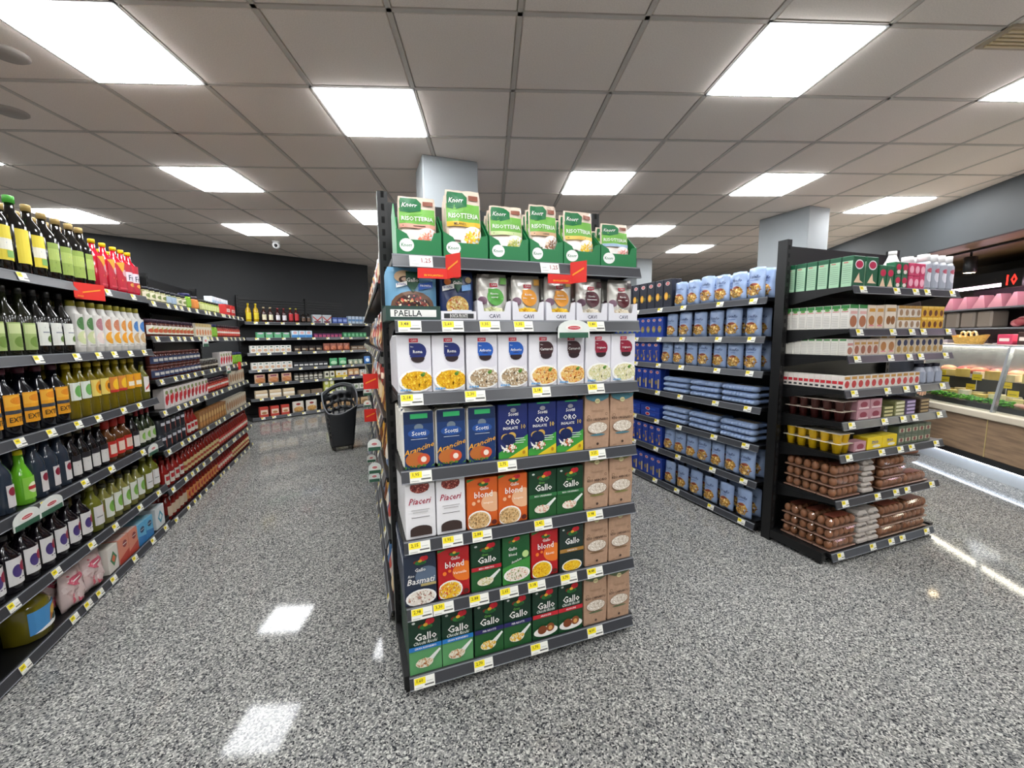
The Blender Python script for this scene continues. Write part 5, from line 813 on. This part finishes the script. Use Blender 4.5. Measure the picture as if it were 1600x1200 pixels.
for k in range(9): t = .46 + k * .2; food('parsley_garnish', 'garnish', 'curly green garnish strip behind the counter ledge', t, .16, .66, leafy)
for k in range(21):
    t = .48 + (k % 7) * .19; dp = .27 + .12 * (k // 7); food('cheese_wedge', 'cheese', 'pale yellow cheese wedge in the deli case', t, dp, .66 if dp < .42 else .86, wedge(['#e8d490', '#efe0b0', '#e0c060', '#f0e8cc', '#e6cf7a'][k % 5], .1 + .02 * (k % 3), .07 + .02 * (k % 2)), rd.uniform(-.5, .5))
for k in range(7): food('price_card', 'price card', 'yellow price card stuck among the deli goods', .5 + k * .2, .24 + .1 * (k % 2), .75 + .06 * (k % 3), lambda q: (q.box(-.045, .045, 0, .002, 0, .06, '#f0d02a'), q.box(-.03, .03, -.0006, 0, .02, .026, '#8a7a1c'), q.box(-.002, .002, .0, .002, -.1, 0, '#d8d8d4')), .2)
for k in range(8): food('salami', 'cold cut', 'reddish cured meat on the raised deck of the deli case', .45 + k * .22, .74, .86, lump(['#b0504a', '#c8705c', '#a03c3c', '#d08a70'][k % 4:k % 4 + 1], .1, .06, .05), rd.uniform(-.3, .3))
for k in range(4): food('fish_tray', 'deli tray', 'black tray of silvery fish in the deli case', .22 - k * .3, .36, .66, lambda q: (q.box(-.13, .13, -.12, .12, 0, .015, '#1c1d20', .004), [q.blob((rd.uniform(-.08, .08), rd.uniform(-.06, .06), .03 + .02 * (i % 4)), (.06, .018, .015), ['#a8acb0', '#6a6e74', '#c8ccce'][i % 3], 8, 5) for i in range(14)]))
for k in range(3): food('sliced_meat', 'cold cut', 'pink sliced meat laid on the counter ledge side of the case', .28 - k * .25, .17, .66, lump(['#d8a48c', '#c88474'], .09, .05, .02, 3))
def bsk(q):
    pts = [];
    for k in range(24): a = 2 * PI * k / 24; pts.append((.2 * math.cos(a), .09 * math.sin(a)))
    q.add([(x * .8, y * .7, 0) for x, y in pts] + [(x * (1.1 if x > 0 else 1), y, .07 + .03 * (x / .2) ** 2) for x, y in pts], [tuple(range(23, -1, -1))] + [(k, (k + 1) % 24, (k + 1) % 24 + 24, k + 24) for k in range(24)], mat('#d8a850', .7, noise=.25, nscale=90))
    for k in range(3): q.tube([(-.08 + .07 * k + .035 * math.cos(g_ * .4), .0, .08 + .05 * math.sin(g_ * .4)) for g_ in range(16)], .01, '#e6d8a0', 6)
food('straw_basket', 'basket', 'long straw basket standing on top of the deli case', 1.2, .35, 1.239, bsk)
for k, (t, c, w_, h_) in enumerate(((.86, '#c23a5a', .16, .1), (.66, '#3a2420', .14, .12), (.48, '#4a9ad8', .1, .09))): food('deli_pack', 'pack', ['pink pack on top of the deli case', 'dark brown pack on top of the deli case', 'sky blue pack on top of the deli case'][k], t, .4, 1.239, lambda q, c=c, w_=w_, h_=h_: (q.box(-w_ / 2, w_ / 2, 0, .1, 0, h_, c, .006), q.box(-w_ / 3, w_ / 3, -.001, 0, h_ * .3, h_ * .6, '#d8c8c0')))
# deli back room: wall, wood soffit, refrigerated wall case
def dq(name, x0, x1, y0, y1, z0, z1, m_): q = MB(); q.box(x0, x1, y0, y1, z0, z1, m_); return q.build(name, loc=FD.at(0, 0, 0), rz=FD.rz, kind='structure')
dq('wall_deli_back', -5.2, 3.4, 2.1, 2.2, 0, 2.5, mat('#4a453f', .6)); dq('ceiling_deli', -5.2, 3.4, .39, 2.2, 2.35, 2.4, WOOD2); dq('wall_deli_side', -5.3, -5.2, .39, 2.2, 0, 2.4, mat('#4a453f', .6)); dq('wall_deli_end', 3.4, 3.5, .39, 2.2, 0, 2.4, mat('#4a453f', .6))
c_ = empty('refrigerated_case', FD.at(0, 1.3, 0), FD.rz, 'tall refrigerated wall case with pink lighting behind the deli counter', 'fridge')
part('back', -3.4, 1.5, .62, .66, 0, 2.0, mat('#5a4a52', .5), c_); part('hood', -3.4, 1.5, .0, .66, 1.97, 2.12, mat('#17181a', .4), c_); part('light_strip', -3.4, 1.5, .0, .03, 1.93, 1.965, mat('#ffdcf0', .5, emit=14), c_)
for z in (.5, 1.1, 1.4, 1.66): part('shelf', -3.4, 1.5, .05, .62, z, z + .02, mat('#9aa0a8', .25, .4), c_)
part('base', -3.4, 1.5, 0, .62, 0, .5, mat('#2a2b2e', .5), c_)
def FCz(t, dp): return t, 1.3 + dp
for k in range(10): t = .9 + k * .24; food('wrapped_ham', 'ham', 'plastic-wrapped ham on the upper shelf of the wall case', t, 1.45, 1.681, lambda q: q.add([(-.085, -.06, 0), (.085, -.06, 0), (.085, .1, 0), (-.085, .1, 0), (.0, -.05, .17), (.045, -.05, .17), (.045, .08, .17), (.0, .08, .17)], [(3, 2, 1, 0), (4, 5, 6, 7), (0, 1, 5, 4), (1, 2, 6, 5), (2, 3, 7, 6), (3, 0, 4, 7)], mat('#d8a0a8', .2)), rd.uniform(-.2, .2))
for k in range(6): food('meat_tray', 'meat', 'tray of rosy meat on the middle shelf of the wall case', .95 + k * .22, 1.46, 1.421, lump(['#c87880', '#b0525a', '#d89aa0'], .1, .07, .05, 3))
for k in range(11): food('dairy_pack', 'pack', 'mixed dairy pack on the lower shelf of the wall case', .95 + k * .22, 1.42, 1.121, lambda q, k=k: q.box(-.08, .08, 0, .12, 0, .1 + .04 * (k % 3), ['#b89ac0', '#8a6a50', '#d8c8d0', '#4a3a3c'][k % 4], .01))
for k in range(4): food('paper_roll_stack', 'pack', 'grey shrink-wrapped bundle in the dim end of the wall case', 2.48 + .26 * k, 1.4, 1.421, lambda q: (q.box(-.11, .11, 0, .2, 0, .22, mat('#8a8078', .35), .02)))
n_ = empty('queue_display', FD.at(-1.93, 1.27, 1.985), FD.rz, 'black queue number display with red digits', 'display'); part('housing', -.13, .13, -.04, .02, -.09, .09, mat('#0c0c0d', .4), n_)
q = MB(); q.prints([('t', .5, .5, .7, '10', mat('#ff2018', .5, emit=6), .7)], lambda u, v, l: (-.13 + .26 * u, -.0405 - EPS * l, -.09 + .18 * v), .18 / .26); q.build('digits', n_)
s_ = empty('track_spotlight', FD.at(-1.93, .8, 2.35), FD.rz, 'black cylinder spotlight hanging from the track over the deli', 'light'); part('track', -1.2, 2.0, -.015, .015, -.025, 0, mat('#0e0e0f', .5), s_); q = MB(); q.tube([(0, 0, -.02), (0, 0, -.08)], .012, BLACK, 8); q.build('stem', s_); q = MB(); q.lathe([(.055, -.27), (.06, -.26), (.06, -.09), (.05, -.08)], mat('#17181a', .35), 18); h_ = q.build('head', s_); q = MB(); q.lathe([(.001, -.271), (.05, -.271)], mat('#ffe2b0', .5, emit=30), 16, cap=False); q.build('lamp', h_)
for t in (.3, 1.9, 3.2):  # middle spot has a fitting; the outer two are added for warm light
    ld = bpy.data.lights.new('deli_spot_and_fill', 'SPOT'); ld.energy = 160; ld.color = (1, .8, .55); ld.spot_size = 1.6; ld.shadow_soft_size = .05; lo = bpy.data.objects.new('deli_spot_and_fill', ld); COL.objects.link(lo); lo.location = FD.at(-t, .8, 2.06); lo.rotation_euler = (-.45 if t > 1 else 0, 0, FD.rz)

# ================================================================== SHOPPER AT THE COUNTER (only the shoes show under the egg shelving)
def person(loc, rz):
    v = [(0, 0, .92), (0, 0, 1.12), (0, .01, 1.36), (0, 0, 1.46), (0, -.02, 1.56), (.09, 0, .88), (.1, -.02, .48), (.1, .02, .09), (.1, -.12, .045), (-.09, 0, .88), (-.1, .02, .48), (-.1, .05, .09), (-.1, -.09, .045), (.19, .01, 1.36), (.23, .02, 1.1), (.22, -.04, .85), (-.19, .01, 1.36), (-.23, .02, 1.1), (-.22, -.04, .85), (0, -.02, 1.66)]
    ed = [(0, 1), (1, 2), (2, 3), (3, 4), (4, 19), (0, 5), (5, 6), (6, 7), (7, 8), (0, 9), (9, 10), (10, 11), (11, 12), (2, 13), (13, 14), (14, 15), (2, 16), (16, 17), (17, 18)]
    rr = [.15, .14, .15, .06, .09, .09, .07, .045, .04, .09, .07, .045, .04, .06, .045, .035, .06, .045, .035, .08]
    me = bpy.data.meshes.new('person'); me.from_pydata(v, ed, []); o = bpy.data.objects.new('person', me); COL.objects.link(o); o.location = loc; o.rotation_euler.z = rz
    sk = o.modifiers.new('skin', 'SKIN'); me.skin_vertices[0].data[0].use_root = True
    for i, r_ in enumerate(rr): me.skin_vertices[0].data[i].radius = (r_, r_)
    o.modifiers.new('sub', 'SUBSURF').levels = 2; pm = bpy.data.materials.new('person_cloth_and_skin'); pm.use_nodes = True; nt = pm.node_tree; tc = nt.nodes.new('ShaderNodeTexCoord'); sx_ = nt.nodes.new('ShaderNodeSeparateXYZ'); dv = nt.nodes.new('ShaderNodeMath'); dv.operation = 'MULTIPLY'; dv.inputs[1].default_value = .5
    rp = nt.nodes.new('ShaderNodeValToRGB'); rp.color_ramp.interpolation = 'CONSTANT'
    for (p0, c0), el in zip(((0, '#2a2d36'), (.475, '#3a3f4a'), (.725, '#c49a80')), [rp.color_ramp.elements[0], rp.color_ramp.elements[1], rp.color_ramp.elements.new(.8)]): el.position = p0; el.color = (*lin(c0), 1)
    nt.links.new(tc.outputs['Object'], sx_.inputs[0]); nt.links.new(sx_.outputs[2], dv.inputs[0]); nt.links.new(dv.outputs[0], rp.inputs[0]); nt.links.new(rp.outputs[0], nt.nodes['Principled BSDF'].inputs['Base Color']); nt.nodes['Principled BSDF'].inputs['Roughness'].default_value = .75; me.materials.append(pm)
    SKIN = mat('#c49a80', .55); q = MB(); q.blob((0, .015, 1.665), (.098, .105, .09), mat('#2c211b', .7), 14, 8); q.build('hair', o)
    q = MB(); q.blob((0, -.115, 1.585), (.014, .022, .02), SKIN, 8, 5); q.build('nose', o); q = MB(); q.blob((0, -.1, 1.545), (.026, .01, .007), '#9a5c50', 8, 5); q.build('mouth', o)
    for sg in (-1, 1):
        q = MB(); q.blob((sg * .034, -.098, 1.61), (.012, .008, .007), '#2a211c', 8, 5); q.build('eye', o); q = MB(); q.blob((sg * .098, 0, 1.595), (.012, .02, .032), SKIN, 8, 5); q.build('ear', o)
        q = MB(); q.blob((sg * .22, -.05, .80), (.018, .042, .052), SKIN, 10, 6)
        for k, (fy, ln) in enumerate(((-.032, .068), (-.011, .078), (.01, .074), (.03, .058))): q.tube([(sg * .22, -.05 + fy, .765), (sg * .218, -.052 + fy, .765 - ln * .5), (sg * .208, -.056 + fy, .765 - ln)], .0088, SKIN, 8)
        q.tube([(sg * .215, -.085, .81), (sg * .21, -.108, .785), (sg * .205, -.112, .755)], .0095, SKIN, 8); q.build('hand', o)
    tag(o, 'person in dark clothes and brown shoes standing at the deli counter', 'person')
    for sx, dy in ((.1, -.05), (-.1, -.02)):
        q = MB(); q.blob((sx, dy, .045), (.05, .14, .05), mat('#7a4c34', .5), 12, 8); q.box(sx - .045, sx + .045, dy - .13, dy + .13, 0, .02, '#3a2a20', .006); q.build('shoe', o)
    return o
person((5.765, 2.825, 0), math.radians(57.5))
# look-alikes share a label and a group
for l_, obs in _COUNT.items():
    if len(l_.split()) < 4:
        for o in obs: o['label'] = l_ + ' on the back shelving'
    if len(obs) > 1:
        for o in obs: o['group'] = 'set of ' + ' '.join(obs[0]['label'].split()[:9])
